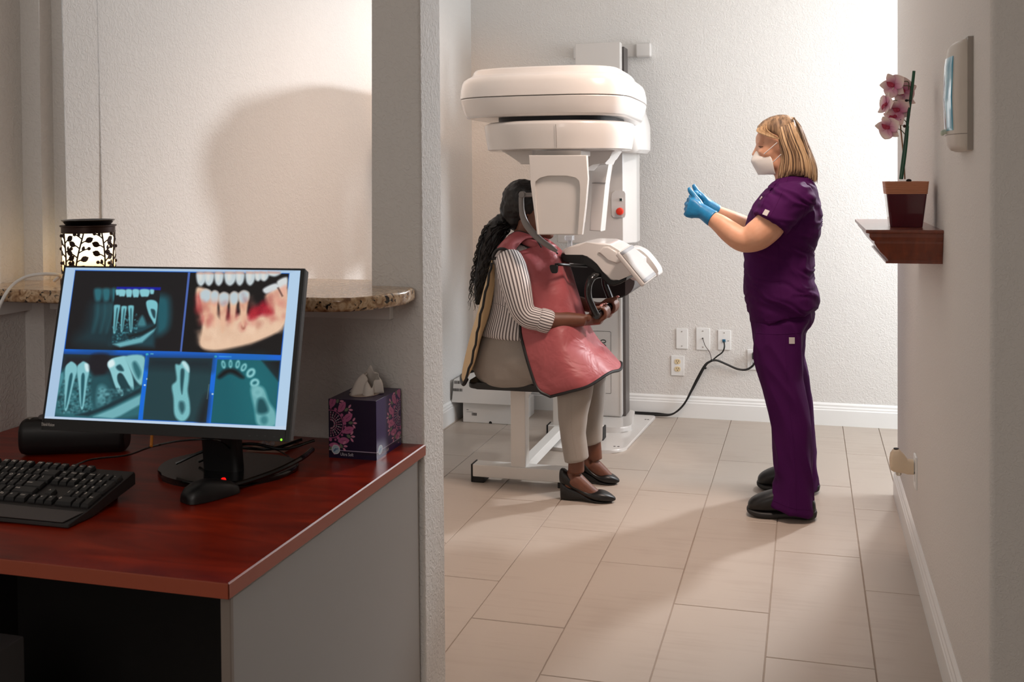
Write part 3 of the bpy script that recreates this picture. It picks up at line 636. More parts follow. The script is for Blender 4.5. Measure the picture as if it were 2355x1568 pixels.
    fill([(640, 712), (860, 660), (992, 580), (975, 612), (880, 700), (700, 738)], (104, 170, 180), 6); fill([(760, 640), (880, 610), (990, 555), (990, 580), (880, 640), (770, 665)], (14, 28, 32), 6)
    # upper right: coloured bone model
    fill(sm([(1320, 270), (1370, 255), (1440, 300), (1500, 400), (1700, 420), (1760, 470), (1850, 470), (1880, 330), (2060, 240), (2050, 560), (1850, 690), (1600, 755), (1440, 770), (1350, 725), (1370, 560), (1330, 420)]), (224, 188, 160), 8, 1, .10)
    fill(sm([(1490, 330), (1760, 330), (1860, 300), (1900, 400), (1860, 440), (1770, 480), (1690, 470), (1560, 520), (1500, 470)]), (8, 5, 8), 12)
    fill(sm([(1760, 440), (1830, 400), (1880, 370), (1950, 470), (1840, 490), (1760, 520)]), (160, 16, 40), 14, .9, .5)
    for x, y, r in ((1345, 350, 34), (1340, 430, 30), (1380, 520, 22), (1560, 470, 24), (1600, 500, 20), (1800, 470, 30), (1920, 450, 34), (1700, 580, 20), (1780, 490, 26), (1640, 480, 24)): fill(el(x, y, r, r*1.4), (176, 40, 50), 16, .55, .6)
    fill(el(1345, 500, 22, 60), (110, 60, 52), 14, .5); fill(el(1708, 582, 14, 18), (120, 44, 36), 6, .9)
    for x, w_ in ((1362, 36), (1428, 36), (1508, 34), (1600, 44), (1680, 34), (1765, 36), (1830, 28), (1880, 34), (1960, 50)):
        h = 100 if x < 1800 else 66 if x < 1900 else 30
        fill(sm([(x-w_, 132), (x+w_, 136), (x+w_*.95, 132+h*.7), (x+w_*.2, 140+h), (x-w_*.5, 136+h), (x-w_, 132+h*.7)]), (192, 204, 208), 6); fill(sm([(x-w_*.5, 145), (x+w_*.1, 145), (x, 190 if h > 60 else 150), (x-w_*.5, 190 if h > 60 else 150)]), (226, 222, 214), 10, .8)
        fill([(x-w_, 128), (x+w_, 132), (x+w_, 146), (x-w_, 142)], (200, 120, 96), 6, .6)
    for x, y, w_, h, ln in ((1400, 270, 44, 300, -10), (1472, 282, 34, 290, 5), (1548, 296, 42, 310, 10), (1632, 292, 36, 290, 18), (1712, 284, 44, 280, 4)):
        fill(sm([(x-w_, y+30), (x-w_*.2, y), (x+w_*.6, y+6), (x+w_, y+30), (x+w_*.8-ln*.4, y+h*.4), (x+w_*.3-ln, y+h), (x-w_*.3-ln, y+h), (x-w_*.8-ln*.4, y+h*.4)]), (226, 182, 152), 6)
        fill(sm([(x-w_, y+30), (x-w_*.2, y), (x+w_*.6, y+6), (x+w_, y+30), (x+w_*.8, y+h*.28), (x-w_*.1, y+h*.36), (x-w_*.85, y+h*.28)]), (186, 200, 206), 8)
    fill(sm([(1870, 270), (1970, 225), (2000, 260), (1900, 310)]), (206, 212, 214), 6); fill(sm([(1985, 210), (2065, 175), (2065, 250), (2010, 270)]), (210, 214, 214), 6)
    fill(sm([(1990, 280), (2060, 240), (2055, 330), (2010, 310)]), (226, 170, 150), 8, .8); fill([(1985, 262), (1998, 258), (2035, 330), (2025, 336)], (60, 36, 34), 4, .8)
    for k in range(260):
        x = 1330+rng.random()*720; y = 340+rng.random()**1.3*390+(x-1700)*-.08
        if y > 760-abs(x-1500)*.28: continue
        top_ = y < 560; c_ = ((196, 96, 92), (236, 176, 150), (150, 52, 52))[int(rng.random()*3)] if top_ else ((244, 212, 184), (214, 172, 144))[int(rng.random()*2)]
        if 1490 < x < 1890 and y < 520 and rng.random() < .75: continue
        fill(el(x, y, 6+26*rng.random()**2, 10+34*rng.random()**2, rng.random()*.8-.4), c_, 14, .26)
    fill(sm([(1360, 690), (1600, 700), (2030, 540), (2030, 580), (1800, 700), (1560, 765), (1420, 765)]), (236, 200, 170), 22, .5)
    # lower left
    fill([(240, 790), (905, 815), (850, 1330), (165, 1298)], (22, 60, 68), 1.5); fill([(240, 790), (905, 815), (880, 960), (225, 900)], (26, 28, 36), 22)
    fill(sm([(225, 930), (460, 930), (470, 1060), (640, 1180), (880, 1060), (860, 1310), (170, 1290)]), (44, 104, 112), 16, .9)
    for k in range(420):
        x = 190+rng.random()*280; y = 980+rng.random()*290; fill(el(x, y, 4+7*rng.random(), 3+6*rng.random()), (88, 148, 156) if rng.random() > .5 else (20, 52, 60), 5, .6)
    def big(x, y, w_, h, ln):
        fill(sm([(x-w_, y+40), (x-w_*.3, y-4), (x+w_*.2, y-10), (x+w_*.9, y+20), (x+w_, y+70), (x+w_*.7-ln*.3, y+160), (x+w_*.3-ln, y+h), (x-w_*.2-ln, y+h), (x-w_*.7-ln*.4, y+170)]), (128, 190, 198), 4)
        fill(sm([(x-w_*.3, y+110), (x+w_*.25, y+110), (x+w_*.1-ln*.9, y+h*.92), (x-w_*.12-ln*.9, y+h*.92)]), (28, 84, 94), 4)
    big(300, 862, 48, 370, 44); big(398, 862, 50, 360, 12); fill(sm([(410, 870), (448, 880), (445, 930), (420, 930)]), (206, 232, 236), 5)
    fill([(150, 950), (236, 940), (240, 980), (170, 1200)], (70, 136, 146), 6)
    fill(sm([(470, 800), (600, 800), (600, 900), (560, 970), (490, 970), (452, 900)]), (22, 20, 28), 12); fill(sm([(470, 1000), (600, 980), (640, 1120), (560, 1230), (480, 1220)]), (28, 74, 82), 12)
    fill(sm([(520, 1060), (580, 1060), (620, 1170), (540, 1220), (505, 1200)]), (84, 146, 154), 12, .8)
    fill(sm([(595, 880), (625, 835), (690, 815), (745, 812), (760, 860), (800, 980), (810, 1070), (790, 1080), (720, 960), (680, 960), (680, 1020), (725, 1110), (705, 1135), (660, 1060), (620, 940)]), (138, 198, 204), 4)
    fill(sm([(665, 900), (700, 880), (730, 930), (690, 930)]), (28, 74, 84), 5); fill(sm([(600, 860), (640, 838), (655, 880), (612, 905)]), (216, 236, 238), 6)
    fill(sm([(745, 812), (898, 818), (885, 1000), (868, 1050), (820, 1000), (760, 880)]), (130, 190, 196), 5); fill(sm([(800, 870), (830, 860), (870, 940), (850, 1000), (815, 940)]), (44, 104, 112), 8)
    for k in range(60):
        x = 800-rng.random()*180; y = 1010+rng.random()*60-(x-700)*.1; fill(el(x, y+60, 5+6*rng.random(), 4+5*rng.random()), (84, 144, 152) if rng.random() > .5 else (18, 48, 56), 6, .5)
    for k in range(50):
        x = 520+90*rng.random(); y = 1070+140*rng.random(); fill(el(x, y, 5+7*rng.random(), 4+6*rng.random()), (110, 172, 180) if rng.random() > .5 else (24, 64, 72), 6, .55)
    fill([(480, 1304), (640, 1240), (868, 1130), (860, 1210), (700, 1300), (640, 1322)], (110, 172, 180), 6); fill([(330, 1290), (520, 1240), (870, 1070), (868, 1110), (620, 1230), (440, 1300)], (18, 46, 54), 6)
    # blue scroll bars
    fill([(908, 800), (940, 802), (880, 1334), (845, 1332)], (6, 104, 214), 1.5); fill([(1462, 824), (1498, 826), (1440, 1368), (1402, 1366)], (6, 104, 214), 1.5)
    for x, y in ((920, 798), (1480, 822)): fill(el(x, y, 12, 9), (60, 190, 214), 2)
    fill([(947, 790), (972, 791), (971, 800), (946, 799)], (110, 200, 230), 2); fill([(1508, 818), (1610, 822), (1609, 829), (1507, 825)], (90, 180, 230), 3, .8)
    for x, y in ((921, 1000), (900, 1050), (1455, 1130)): fill(el(x, y, 8, 7), (210, 230, 236), 2)
    # lower middle
    fill([(940, 826), (1455, 838), (1402, 1362), (885, 1332)], (26, 58, 64), 1.5); fill([(940, 826), (1455, 838), (1445, 930), (930, 900)], (18, 32, 40), 30); fill(sm([(1390, 1160), (1430, 1150), (1402, 1362), (1330, 1355)]), (14, 16, 22), 20, .8)
    fill(sm([(1150, 890), (1185, 885), (1215, 855), (1262, 900), (1262, 1000), (1252, 1100), (1268, 1200), (1268, 1290), (1230, 1345), (1180, 1345), (1142, 1290), (1135, 1160), (1122, 1060), (1160, 1010)]), (118, 184, 190), 6, 1, .1)
    fill(sm([(1195, 930), (1225, 935), (1215, 1060), (1205, 1130), (1192, 1060)]), (30, 74, 82), 5); fill(sm([(1185, 1190), (1220, 1195), (1228, 1250), (1205, 1290), (1180, 1240)]), (40, 88, 96), 8); fill(sm([(1205, 875), (1230, 860), (1262, 910), (1258, 950)]), (200, 230, 234), 5, .8)
    fill([(1424, 1050), (1430, 1050), (1414, 1170), (1408, 1170)], (150, 170, 176), 3, .5)
    # lower right
    fill([(1495, 846), (2008, 862), (1968, 1400), (1442, 1366)], (8, 88, 98), 1.5, 1, .08); fill([(1860, 860), (2010, 864), (1996, 1030)], (8, 8, 14), 6); fill([(1640, 850), (1860, 858), (1990, 1020), (1968, 1390), (1700, 1380)], (18, 104, 112), 60, .6)
    fill(sm([(1500, 985), (1560, 930), (1640, 930), (1710, 990), (1690, 1000), (1600, 960), (1520, 1000)]), (4, 8, 12), 10)
    for x, y, rx, ry, ro in ((1545, 888, 17, 34, -.2), (1603, 884, 15, 34, 0), (1662, 888, 18, 34, .2), (1712, 914, 22, 36, .5), (1770, 960, 34, 44, .7), (1802, 1042, 36, 40, 1.1), (1826, 1120, 44, 42, 1.3)):
        fill(el(x, y, rx, ry, ro), (132, 194, 198), 5); fill(el(x, y, rx*.35, ry*.45, ro), (20, 96, 106), 5)
    fill(sm([(1770, 1080), (1870, 1080), (1920, 1200), (1975, 1290), (1965, 1400), (1830, 1390), (1800, 1260)]), (116, 178, 182), 8, .9); fill(sm([(1830, 1180), (1880, 1180), (1915, 1270), (1870, 1300), (1820, 1280)]), (14, 72, 80), 10); fill(el(1880, 1350, 30, 36), (40, 110, 118), 8, .8)
    fill([(40, 1340), (225, 60), (334, 103), (163, 1302)], (168, 196, 224), 1.5); fill([(2089, 140), (2230, 110), (2110, 1460), (1971, 1402)], (176, 204, 230), 1.5); fill([(60, 1296), (163, 1300), (1970, 1402), (2080, 1400), (2080, 1460), (60, 1350)], (188, 208, 230), 1.5)
    lb = np.where(img/255 <= .04045, img/255/12.92, ((img/255+.055)/1.055)**2.4)
    im = bpy.data.images.new('screen_picture', W_, H_, float_buffer=True); im.colorspace_settings.name = 'Non-Color'
    a4 = np.ones((H_, W_, 4), np.float32); a4[..., :3] = np.clip(lb, 0, 1); im.pixels.foreach_set(np.ascontiguousarray(a4[::-1]).ravel()); im.pack(); return im
def image_mat(name, im, emit=0, rough=.4):
    m = mat(name, (10, 10, 10), rough); nt = m.node_tree; b = nt.nodes['Principled BSDF']; t = nt.nodes.new('ShaderNodeTexImage'); t.image = im
    uvn = nt.nodes.new('ShaderNodeUVMap'); nt.links.new(uvn.outputs[0], t.inputs[0])
    if emit: nt.links.new(t.outputs[0], b.inputs['Emission Color']); b.inputs['Emission Strength'].default_value = emit
    else: nt.links.new(t.outputs[0], b.inputs['Base Color'])
    return m
def picture(name, o, ux, vy, m, parent, label=None):
    """flat printed quad with a full 0-1 map: o lower left corner"""
    bm = B(); uv = bm.loops.layers.uv.verify(); o, ux, vy = Vector(o), Vector(ux), Vector(vy)
    f = bm.faces.new([bm.verts.new(p) for p in (o, o+ux, o+ux+vy, o+vy)])
    for lp, c in zip(f.loops, ((0, 0), (1, 0), (1, 1), (0, 1))): lp[uv].uv = c
    me = bpy.data.meshes.new(name); bm.to_mesh(me); bm.free(); return obj(name, None, m, parent, smooth=False, me=me, label=label)
mo = thing('computer_monitor', 'black flat monitor on the desk showing dental x-ray pictures', 'monitor', (-1.215, 1.86, ZD))
MY, MT = .056, .2506; mc = Vector((-1.217, 1.827, 1.061))
rx = Vector((math.cos(MY), math.sin(MY), 0)); nn = Vector((math.sin(MY), -math.cos(MY), 0)); uu = Vector((0, 0, 1))*math.cos(MT)-nn*math.sin(MT); nf = rx.cross(uu)
MM = Matrix((rx, uu, nf)).transposed().to_4x4(); MM.translation = mc
def ml(x, y, z=0): return MM @ Vector((x, y, z))
hw, hh = .268, .1665
# where the lit picture meets the front plane
def on_front(x, y):
    d = ray(x, y); t = (mc-CAM).dot(nf)/d.dot(nf); q = CAM+d*t-mc; return q.dot(rx), q.dot(uu)
c = [on_front(80+a*.2806, 590+b*.2806) for a, b in ((258, 83), (2178, 122), (2060, 1432), (82, 1313))]
sx0 = (c[0][0]+c[3][0])/2; sx1 = (c[1][0]+c[2][0])/2; sy1 = (c[0][1]+c[1][1])/2; sy0 = (c[2][1]+c[3][1])/2
bm = B(); loft(bm, [[MM @ Vector((x, y, z)) for x, y in roundpoly([(-hw*s, -hh*s), (hw*s, -hh*s), (hw*s, hh*s), (-hw*s, hh*s)], .004, 3)] for z, s in ((-.028, .93), (-.022, .99), (-.002, 1.0), (0, .996))]); obj('housing', bm, BLACK, mo, angle=30)
bm = B(); g = .0012
for a in ((-hw, sx0, -hh, hh), (sx1, hw, -hh, hh), (sx0, sx1, sy1, hh), (sx0, sx1, -hh, sy0)): box(bm, a[0]+.0004, a[1]-.0004, a[2]+.0004, a[3]-.0004, -.001, .002, mx=MM)
obj('bezel', bm, BLACK, mo, smooth=False)
SCR = image_mat('screen_lit', screen_image(), 1.0, .35)
picture('screen', ml(sx0, sy0, .0008), rx*(sx1-sx0), uu*(sy1-sy0), SCR, mo, 'lit screen with five dental x-ray views')
q = on_front(96, 977); bm = B(); text_mesh(bm, 'ThinkVision', .0088, MM @ Matrix.Translation((q[0], q[1]-.0015, .0021)), .0002, sx=.72); obj('maker_name', bm, mat('logo_grey', (200, 196, 190), .4), mo, smooth=False)
q = on_front(648, 1011); bm = B(); ball(bm, ml(q[0], q[1], .002), .0022, seg=8); obj('power_light', bm, mat('led_green', (120, 230, 60), .4, emit=((150, 255, 60), 1.2)), mo)
bm = B()
for x in (575, 593, 611, 632):
    q = on_front(x, 1002 if x < 620 else 1004); box(bm, q[0]-.002, q[0]+.002, q[1]-.001, q[1]+.001, .0015, .0026, mx=MM)
obj('button', bm, mat('button_grey', (48, 48, 50), .5), mo, smooth=False)
bm = B(); loft(bm, [ring(Vector((-1.245, y, z)), Vector((.045, 0, 0)), Vector((0, .018, 0)), 16, 4) for y, z in ((2.06, ZD+.008), (2.05, .85), (2.01, .98), (1.93, 1.06), (1.87, 1.07))]); obj('stand_neck', bm, BLACK, mo)
bm = B(); slab(bm, smoothpoly([(-1.41, 2.10), (-1.37, 2.0), (-1.26, 1.955), (-1.15, 2.0), (-1.10, 2.10), (-1.15, 2.19), (-1.36, 2.19)], 5), ZD, ZD+.013, .005, 2); obj('stand_base', bm, BLKG, mo)
bm = B(); box(bm, -.06, .06, -.06, .06, -.06, -.02, .01, 2, mx=MM); obj('back_mount', bm, BLACK, mo)
bm = B(); tube(bm, [P(349.5, 998, 1.93), P(348, 1026, 1.91)], .0032, 8); obj('cable_clip', bm, mat('orange_clip', (226, 140, 44), .5), mo, label='orange cable clip on the stand')
# ---------------------------------------------------------------- keyboard
KB = mat('keyboard_dark', (38, 34, 33), .5); KEYM = mat('key_black', (20, 20, 21), .42); LEG = mat('key_print', (240, 232, 222), .5)
kx0, kx1, ky0, ky1 = -1.800, -1.337, 1.664, 1.872
kb = thing('keyboard', 'black computer keyboard with a grey palm rest at the desk edge', 'keyboard', (kx1-.22, 1.78, ZD))
def kz(y): return ZD+.010+(min(y, 1.722)-ky0)*.12+max(0, y-1.722)*.245
bm = B()
poly = [(ky0, ZD+.002), (ky0+.002, ZD+.009), (1.722, kz(1.722)), (ky1-.004, kz(ky1)), (ky1, kz(ky1)-.006), (ky1, ZD+.026), (ky0+.07, ZD+.001)]
loft(bm, [[Vector((x, y, z)) for y, z in poly] for x in (kx0, kx1)]); bmesh.ops.bevel(bm, geom=[e for e in bm.edges if len(e.link_faces) == 2], offset=.0015, segments=1, affect='EDGES'); obj('case', bm, KB, kb, angle=25)
for x in (kx0+.03, kx1-.06):
    bm = B(); box(bm, x, x+.03, ky1-.03, ky1-.018, ZD, ZD+.025); obj('foot', bm, BLACK, kb)
pal = [(kx0+.002, ky0+.003), (kx1-.014, ky0+.003), (kx1-.004, ky0+.048), (kx0+.002, ky0+.056)]
bm = B(); f = bm.faces.new([bm.verts.new((x, y, kz(y)+.0008)) for x, y in pal]); r = bmesh.ops.extrude_face_region(bm, geom=[f]); bmesh.ops.translate(bm, vec=(0, 0, .0012), verts=[v for v in r['geom'] if isinstance(v, bmesh.types.BMVert)]); obj('palm_rest', bm, mat('palm_grey', (84, 78, 76), .55, bump=(900, .2, .0005, 1)), kb, smooth=False)
U, UY = .0197, .0224; kxr = kx1-.004; KR = {}
def key(x, y, w_=1, d=1, s=''):
    hx, hy = U*w_/2-.0008, UY*d/2-.0012; z = kz(y); bm = B()
    a = [(-1, -1), (1, -1), (1, 1), (-1, 1)]
    loft(bm, [[Vector((x+i*(hx-ins), y+j*(hy-ins)+sh, z+h+j*hy*.245)) for i, j in a] for ins, h, sh in ((0, .001, 0), (.0004, .004, 0), (.0022, .0092, .0006), (.0028, .0095, .0006))])
    if s: text_mesh(bm, s, .0098 if len(s) < 3 else .0062, frame((x-hx*.62 if w_ < 2 else x-hx*.9, y-.0005 if len(s) < 3 else y+.001, z+.0099), (1, 0, 0), (0, 1, .245)), .0001, 1)
    obj('key', bm, [KEYM, LEG], kb, smooth=False)
y0k = 1.738
rows = [y0k+UY*i for i in range(5)]+[y0k+UY*5.2]
xn = kxr-4*U                          # numeric pad, four columns
for i, r in enumerate(rows[:5]):
    lab = ['0 .', '123', '456', '789', 'N/*-'][i]
    if i == 0: key(xn+U, r, 2, 1, '0'); key(xn+2.5*U, r, 1, 1, '.')
    elif i < 4:
        for j in range(3): key(xn+(j+.5)*U, r, 1, 1, lab[j])
    else:
        for j in range(4): key(xn+(j+.5)*U, r, 1, 1, ('Num', '/', '*', '-')[j])
key(xn+3.5*U, rows[0]+UY/2, 1, 2, 'Ent'); key(xn+3.5*U, rows[2]+UY/2, 1, 2, '+')
xe = xn-.25*U-3*U                     # navigation block
for j in range(3): key(xe+(j+.5)*U, rows[0], 1, 1, '<v>'[j])
key(xe+1.5*U, rows[1], 1, 1, '^')
for i, ls in ((3, ('Del', 'End', 'PgD')), (4, ('Ins', 'Hom', 'PgU')), (5, ('Prt', 'Scr', 'Pau'))):
    for j in range(3): key(xe+(j+.5)*U, rows[i], 1, 1, ls[j])
xm = xe-.25*U                         # main block, laid from its right end
def run(r, items):
    x = xm
    for s, w_ in reversed(items):
        if x < kx0+.008: break
        key(x-w_*U/2, r, w_, 1, s); x -= w_*U
run(rows[0], [('Ctrl', 1.25), ('W', 1.25), ('Alt', 1.25), ('', 6.25), ('Alt', 1.25), ('Fn', 1.25), ('=', 1.25), ('Ctrl', 1.25)])
run(rows[1], [('Shift', 2.25)]+[(k, 1) for k in 'ZXCVBNM,./']+[('Shift', 2.75)])
run(rows[2], [('Caps', 1.75)]+[(k, 1) for k in "ASDFGHJKL;'"]+[('Enter', 2.25)])
run(rows[3], [('Tab', 1.5)]+[(k, 1) for k in 'QWERTYUIOP[]']+[('\\', 1.5)])
run(rows[4], [(k, 1) for k in '`1234567890-=']+[('<---', 2)])
x = xm
for k in range(12, 0, -1):
    if x-U < kx0+.008: break
    key(x-U/2, rows[5], 1, 1, 'F%d' % k); x -= U+(.35*U if k in (9, 5) else 0)
bm = B(); tube(bm, spline([(-1.60, 1.872, ZD+.03), (-1.595, 1.93, ZD+.006), P(200, 1059, 1.98)+Vector((0, 0, .0)), P(290, 1047, 1.96), P(349, 1027, 1.93), P(420, 1013, 1.94), P(500, 1012, 1.97), (-1.22, 2.05, ZD+.06)], 6), .0022, 8); obj('lead', bm, BLKG, kb)
# ---------------------------------------------------------------- mouse
ms = thing('computer_mouse', 'black computer mouse with a small red light on the desk', 'mouse', (-1.19, 1.92, ZD))
mp0, mp1 = Vector((-1.214, 1.855, ZD)), Vector((-1.160, 1.962, ZD)); ax = (mp1-mp0).normalized(); sd = Vector((ax.y, -ax.x, 0)); ml_ = (mp1-mp0).length
bm = B(); R_ = []
for t, wd, h in ((0, .012, .012), (.03, .020, .020), (.10, .027, .029), (.25, .0315, .036), (.42, .0325, .038), (.6, .031, .034), (.8, .029, .027), (.94, .026, .019), (.985, .022, .015), (1, .014, .010)):
    cc = mp0+ax*(t*ml_)
    R_.append([cc+sd*(wd*math.copysign(abs(math.cos(a))**.8, math.cos(a)))+Vector((0, 0, .0015+(h*abs(math.sin(a))**.75 if math.sin(a) > 0 else 0))) for a in [2*PI*k/24 for k in range(24)]])
loft(bm, R_); obj('mouse_body', bm, BLACK, ms, angle=50)
cc = mp0+ax*(ml_*.80)-sd*.006; bm = B(); ball(bm, (cc.x, cc.y, ZD+.0275), .0055, .0055, .004, 10); obj('scroll_light', bm, mat('led_red', (220, 20, 10), .4, emit=((255, 12, 8), 1.3)), ms)
bm = B(); tube(bm, spline([mp1+Vector((0, 0, .008)), mp1+ax*.03+Vector((0, 0, .003)), (-1.13, 2.06, ZD+.003), (-1.155, 2.2, ZD+.003), P(620, 1026, 2.28)], 6), .0017, 6); obj('lead', bm, BLKG, ms)
# ---------------------------------------------------------------- sound bar behind the monitor
sb = thing('desk_speaker', 'black rounded speaker bar lying on the desk behind the monitor', 'speaker', (-1.70, 2.16, ZD))
a, b_ = Vector((-1.81, 2.10, ZD+.043)), Vector((-1.585, 2.19, ZD+.043)); d = (b_-a).normalized(); s_ = Vector((d.y, -d.x, 0))
bm = B(); loft(bm, [ring(a+d*(t*(b_-a).length), s_*(.040*k), Vector((0, 0, .043*k)), 24, 2.8) for t, k in ((0, .82), (.015, .93), (.06, 1), (.94, 1), (.985, .93), (1, .82))]); obj('speaker_body', bm, BLACK, sb)
bm = B(); q = a+d*.05; lathe(bm, [(.013, ZD+.085), (.013, ZD+.091), (.010, ZD+.093)], (q.x, q.y, 0), 20); obj('volume_knob', bm, MGR, sb)
bm = B(); q = a+d*.018; lathe(bm, [(.007, ZD+.0845), (.007, ZD+.0875)], (q.x, q.y, 0), 14); obj('button', bm, mat('silver', (190, 184, 176), .3, 1), sb)
# cable nest behind the monitor foot
cb = thing('monitor_cable', 'loose black cables looping on the desk behind the monitor foot', 'cable', (-1.22, 2.05, ZD))
for k, pts in enumerate((((-1.34, 2.02, .03), (-1.28, 2.06, .055), (-1.2, 2.10, .062), (-1.13, 2.12, .05), (-1.08, 2.17, .06)), ((-1.32, 2.08, .02), (-1.24, 2.08, .055), (-1.17, 2.13, .045), (-1.10, 2.15, .066)), ((-1.25, 1.945, .008), (-1.18, 1.955, .008), (-1.12, 2.04, .018), (-1.09, 2.12, .03), (-1.10, 2.2, .03)))):
    bm = B(); tube(bm, spline([Vector((x, y, ZD+z)) for x, y, z in pts], 6), .0035 if k < 2 else .006, 8); obj('cable_loop', bm, BLKG, cb)
# ---------------------------------------------------------------- card stand with a glittering clasp
cs = thing('card_holder', 'flat tan card holder with glass beads lying beside the monitor foot', 'card holder', (-1.235, 2.30, ZD))
pl = [(-1.295, 2.243), (-1.203, 2.262), (-1.212, 2.352), (-1.30, 2.335)]
bm = B(); slab(bm, pl, ZD, ZD+.004, .0008, 1); obj('holder_base', bm, mat('kraft_card', (176, 142, 126), .6), cs, smooth=False)
bm = B(); slab(bm, [(x+.002, y+.006) for x, y in pl], ZD+.0065, ZD+.009, .0005, 1); box(bm, -1.29, -1.22, 2.335, 2.342, ZD+.003, ZD+.007); obj('holder_flap', bm, MATS['kraft_card'], cs, smooth=False)
CRY = mat('crystal', (220, 214, 222), .05, trans=.6)
for x, y, z in ((-1.265, 2.275, .016), (-1.252, 2.268, .014), (-1.258, 2.285, .022), (-1.245, 2.28, .015)):
    bm = B(); bmesh.ops.create_icosphere(bm, subdivisions=1, radius=.0065, matrix=Matrix.Translation((x, y, ZD+z))); obj('bead', bm, CRY, cs, smooth=False)
# ---------------------------------------------------------------- tissue box
tb = thing('tissue_box', 'dark purple tissue box with pink leaf print, white tissue sticking out', 'tissue box', (-1.02, 2.33, ZD))
tx0, tx1, ty0, ty1, tz1 = -1.083, -.9635, 2.252, 2.405, ZD+.138
def tissue_print(wide, seed):
    W_, H_ = 480, 540; base = np.array((28, 16, 52) if wide else (52, 28, 96), np.float32)
    img = np.ones((H_, W_, 3), np.float32)*base; Y, X = np.mgrid[0:H_, 0:W_].astype(np.float32)
    def leaf(cx, cy, a, l, w_, c):
        dx, dy = X-cx, Y-cy; u = dx*math.cos(a)+dy*math.sin(a); v = -dx*math.sin(a)+dy*math.cos(a); t = np.clip(u/l, -1, 1)
        msk = (np.abs(u) < l) & (np.abs(v) < w_*(1-t*t)**.8); img[msk] = c
    def dot(cx, cy, r, c): img[(X-cx)**2+(Y-cy)**2 < r*r] = c
    def circ(cx, cy, r, w_, c): d = np.hypot(X-cx, Y-cy); img[np.abs(d-r) < w_] = c
    pink, dk, grn, pale = (202, 110, 160), (120, 50, 96), (120, 134, 112), (226, 150, 184)
    ox, sg = (20, 1) if wide else (W_-20, -1); cy0 = 230
    circ(ox, cy0, 128, 4, pink)
    for k in range(-6, 7):
        a = k*.26
        for r, l in ((40, 8), (62, 10), (86, 11), (108, 9)): leaf(ox+sg*r*math.cos(a), cy0+r*math.sin(a), a if sg > 0 else PI-a, l, 4, pale if (k+r) % 3 else (236, 220, 230))
    for k, a in enumerate(np.linspace(-1.45, 1.35, 6)):
        cx, cy = ox+sg*185*math.cos(a), cy0+185*math.sin(a)*1.12; aa = a*.5 if sg > 0 else PI-a*.5
        leaf(cx, cy, aa-.5*sg, 60, 32, pink)
        for d in (-16, -4, 8, 20): dot(cx+d*math.cos(aa-.5*sg), cy+d*math.sin(aa-.5*sg), 4, dk)
        b2 = a+.24; cx, cy = ox+sg*205*math.cos(b2), cy0+205*math.sin(b2)*1.12
        leaf(cx, cy, b2*sg, 24, 14, grn)
        for s in (-.9, 0, .9): leaf(cx+sg*44*math.cos(s*.8), cy+44*math.sin(s*.9), s*sg, 22, 10, pale)
        dot(ox+sg*145*math.cos(b2), cy0+145*math.sin(b2), 15, pink); dot(ox+sg*150*math.cos(a-.1), cy0+150*math.sin(a-.1), 11, pink)
    img[470:500] = base*.8; img[466:472] = (206, 190, 214)
    dot(70, 462, 40, (186, 208, 222)); circ(70, 462, 40, 3, (236, 240, 244)); leaf(62, 466, -.9, 22, 9, (90, 130, 170)); leaf(80, 458, -.4, 18, 7, (120, 150, 190))
    img /= 255; lb = np.where(img <= .04045, img/12.92, ((img+.055)/1.055)**2.4)
    im = bpy.data.images.new('tissue_print', W_, H_, float_buffer=True); im.colorspace_settings.name = 'Non-Color'
    a4 = np.ones((H_, W_, 4), np.float32); a4[..., :3] = lb; im.pixels.foreach_set(np.ascontiguousarray(a4[::-1]).ravel()); im.pack(); return im
TBM = mat('tissue_card', (44, 24, 70), .35)
bm = B(); box(bm, tx0, tx1, ty0, ty1, ZD, tz1, .001, 1); obj('carton', bm, TBM, tb, smooth=False)
picture('front_print', (tx0, ty0-.0006, ZD), (tx1-tx0, 0, 0), (0, 0, tz1-ZD), image_mat('tissue_front', tissue_print(True, 1), 0, .35), tb)
picture('side_print', (tx1+.0006, ty0, ZD), (0, ty1-ty0, 0), (0, 0, tz1-ZD), image_mat('tissue_side', tissue_print(False, 2), 0, .35), tb)
TXT = mat('print_white', (226, 222, 230), .5)
bm = B(); text_mesh(bm, 'Ultra Soft', .0105, frame((tx0+.029, ty0-.0009, ZD+.0062), (1, 0, 0), (0, 0, 1)), .0001, sx=.8); obj('lettering', bm, TXT, tb, smooth=False)
bm = B(); text_mesh(bm, 'Ultra Soft', .0105, frame((tx1+.0009, ty0+.031, ZD+.0062), (0, 1, 0), (0, 0, 1)), .0001, sx=1.0); obj('lettering', bm, TXT, tb, smooth=False)
bm = B(); cx, cy = (tx0+tx1)/2, (ty0+ty1)/2; loft(bm, [[Vector((cx+.036*math.cos(t)*k, cy+.048*math.sin(t)*k, tz1+h)) for t in [2*PI*i/28 for i in range(28)]] for k, h in ((1, .0008), (.8, .001))]); obj('opening_film', bm, mat('opening_film', (206, 186, 172), .3), tb)
bm = B(); N = 44; R_ = []
for lv, (r, z) in enumerate(((.034, .001), (.031, .012), (.028, .024), (.024, .034), (.017, .042))):
    R_.append([])
    for i in range(N):
        t = 2*PI*i/N; fold = 1+.26*math.sin(5*t+lv*.6)+.12*math.sin(9*t+lv); pk = .013*lv/4*math.sin(t-.6)+.008*lv/4*math.sin(t*3+2)+.004*lv/4*math.sin(t*7)
        R_[-1].append(Vector((cx+.004*lv+r*1.05*fold*math.cos(t), cy+r*.95*fold*math.sin(t), tz1+z+pk)))
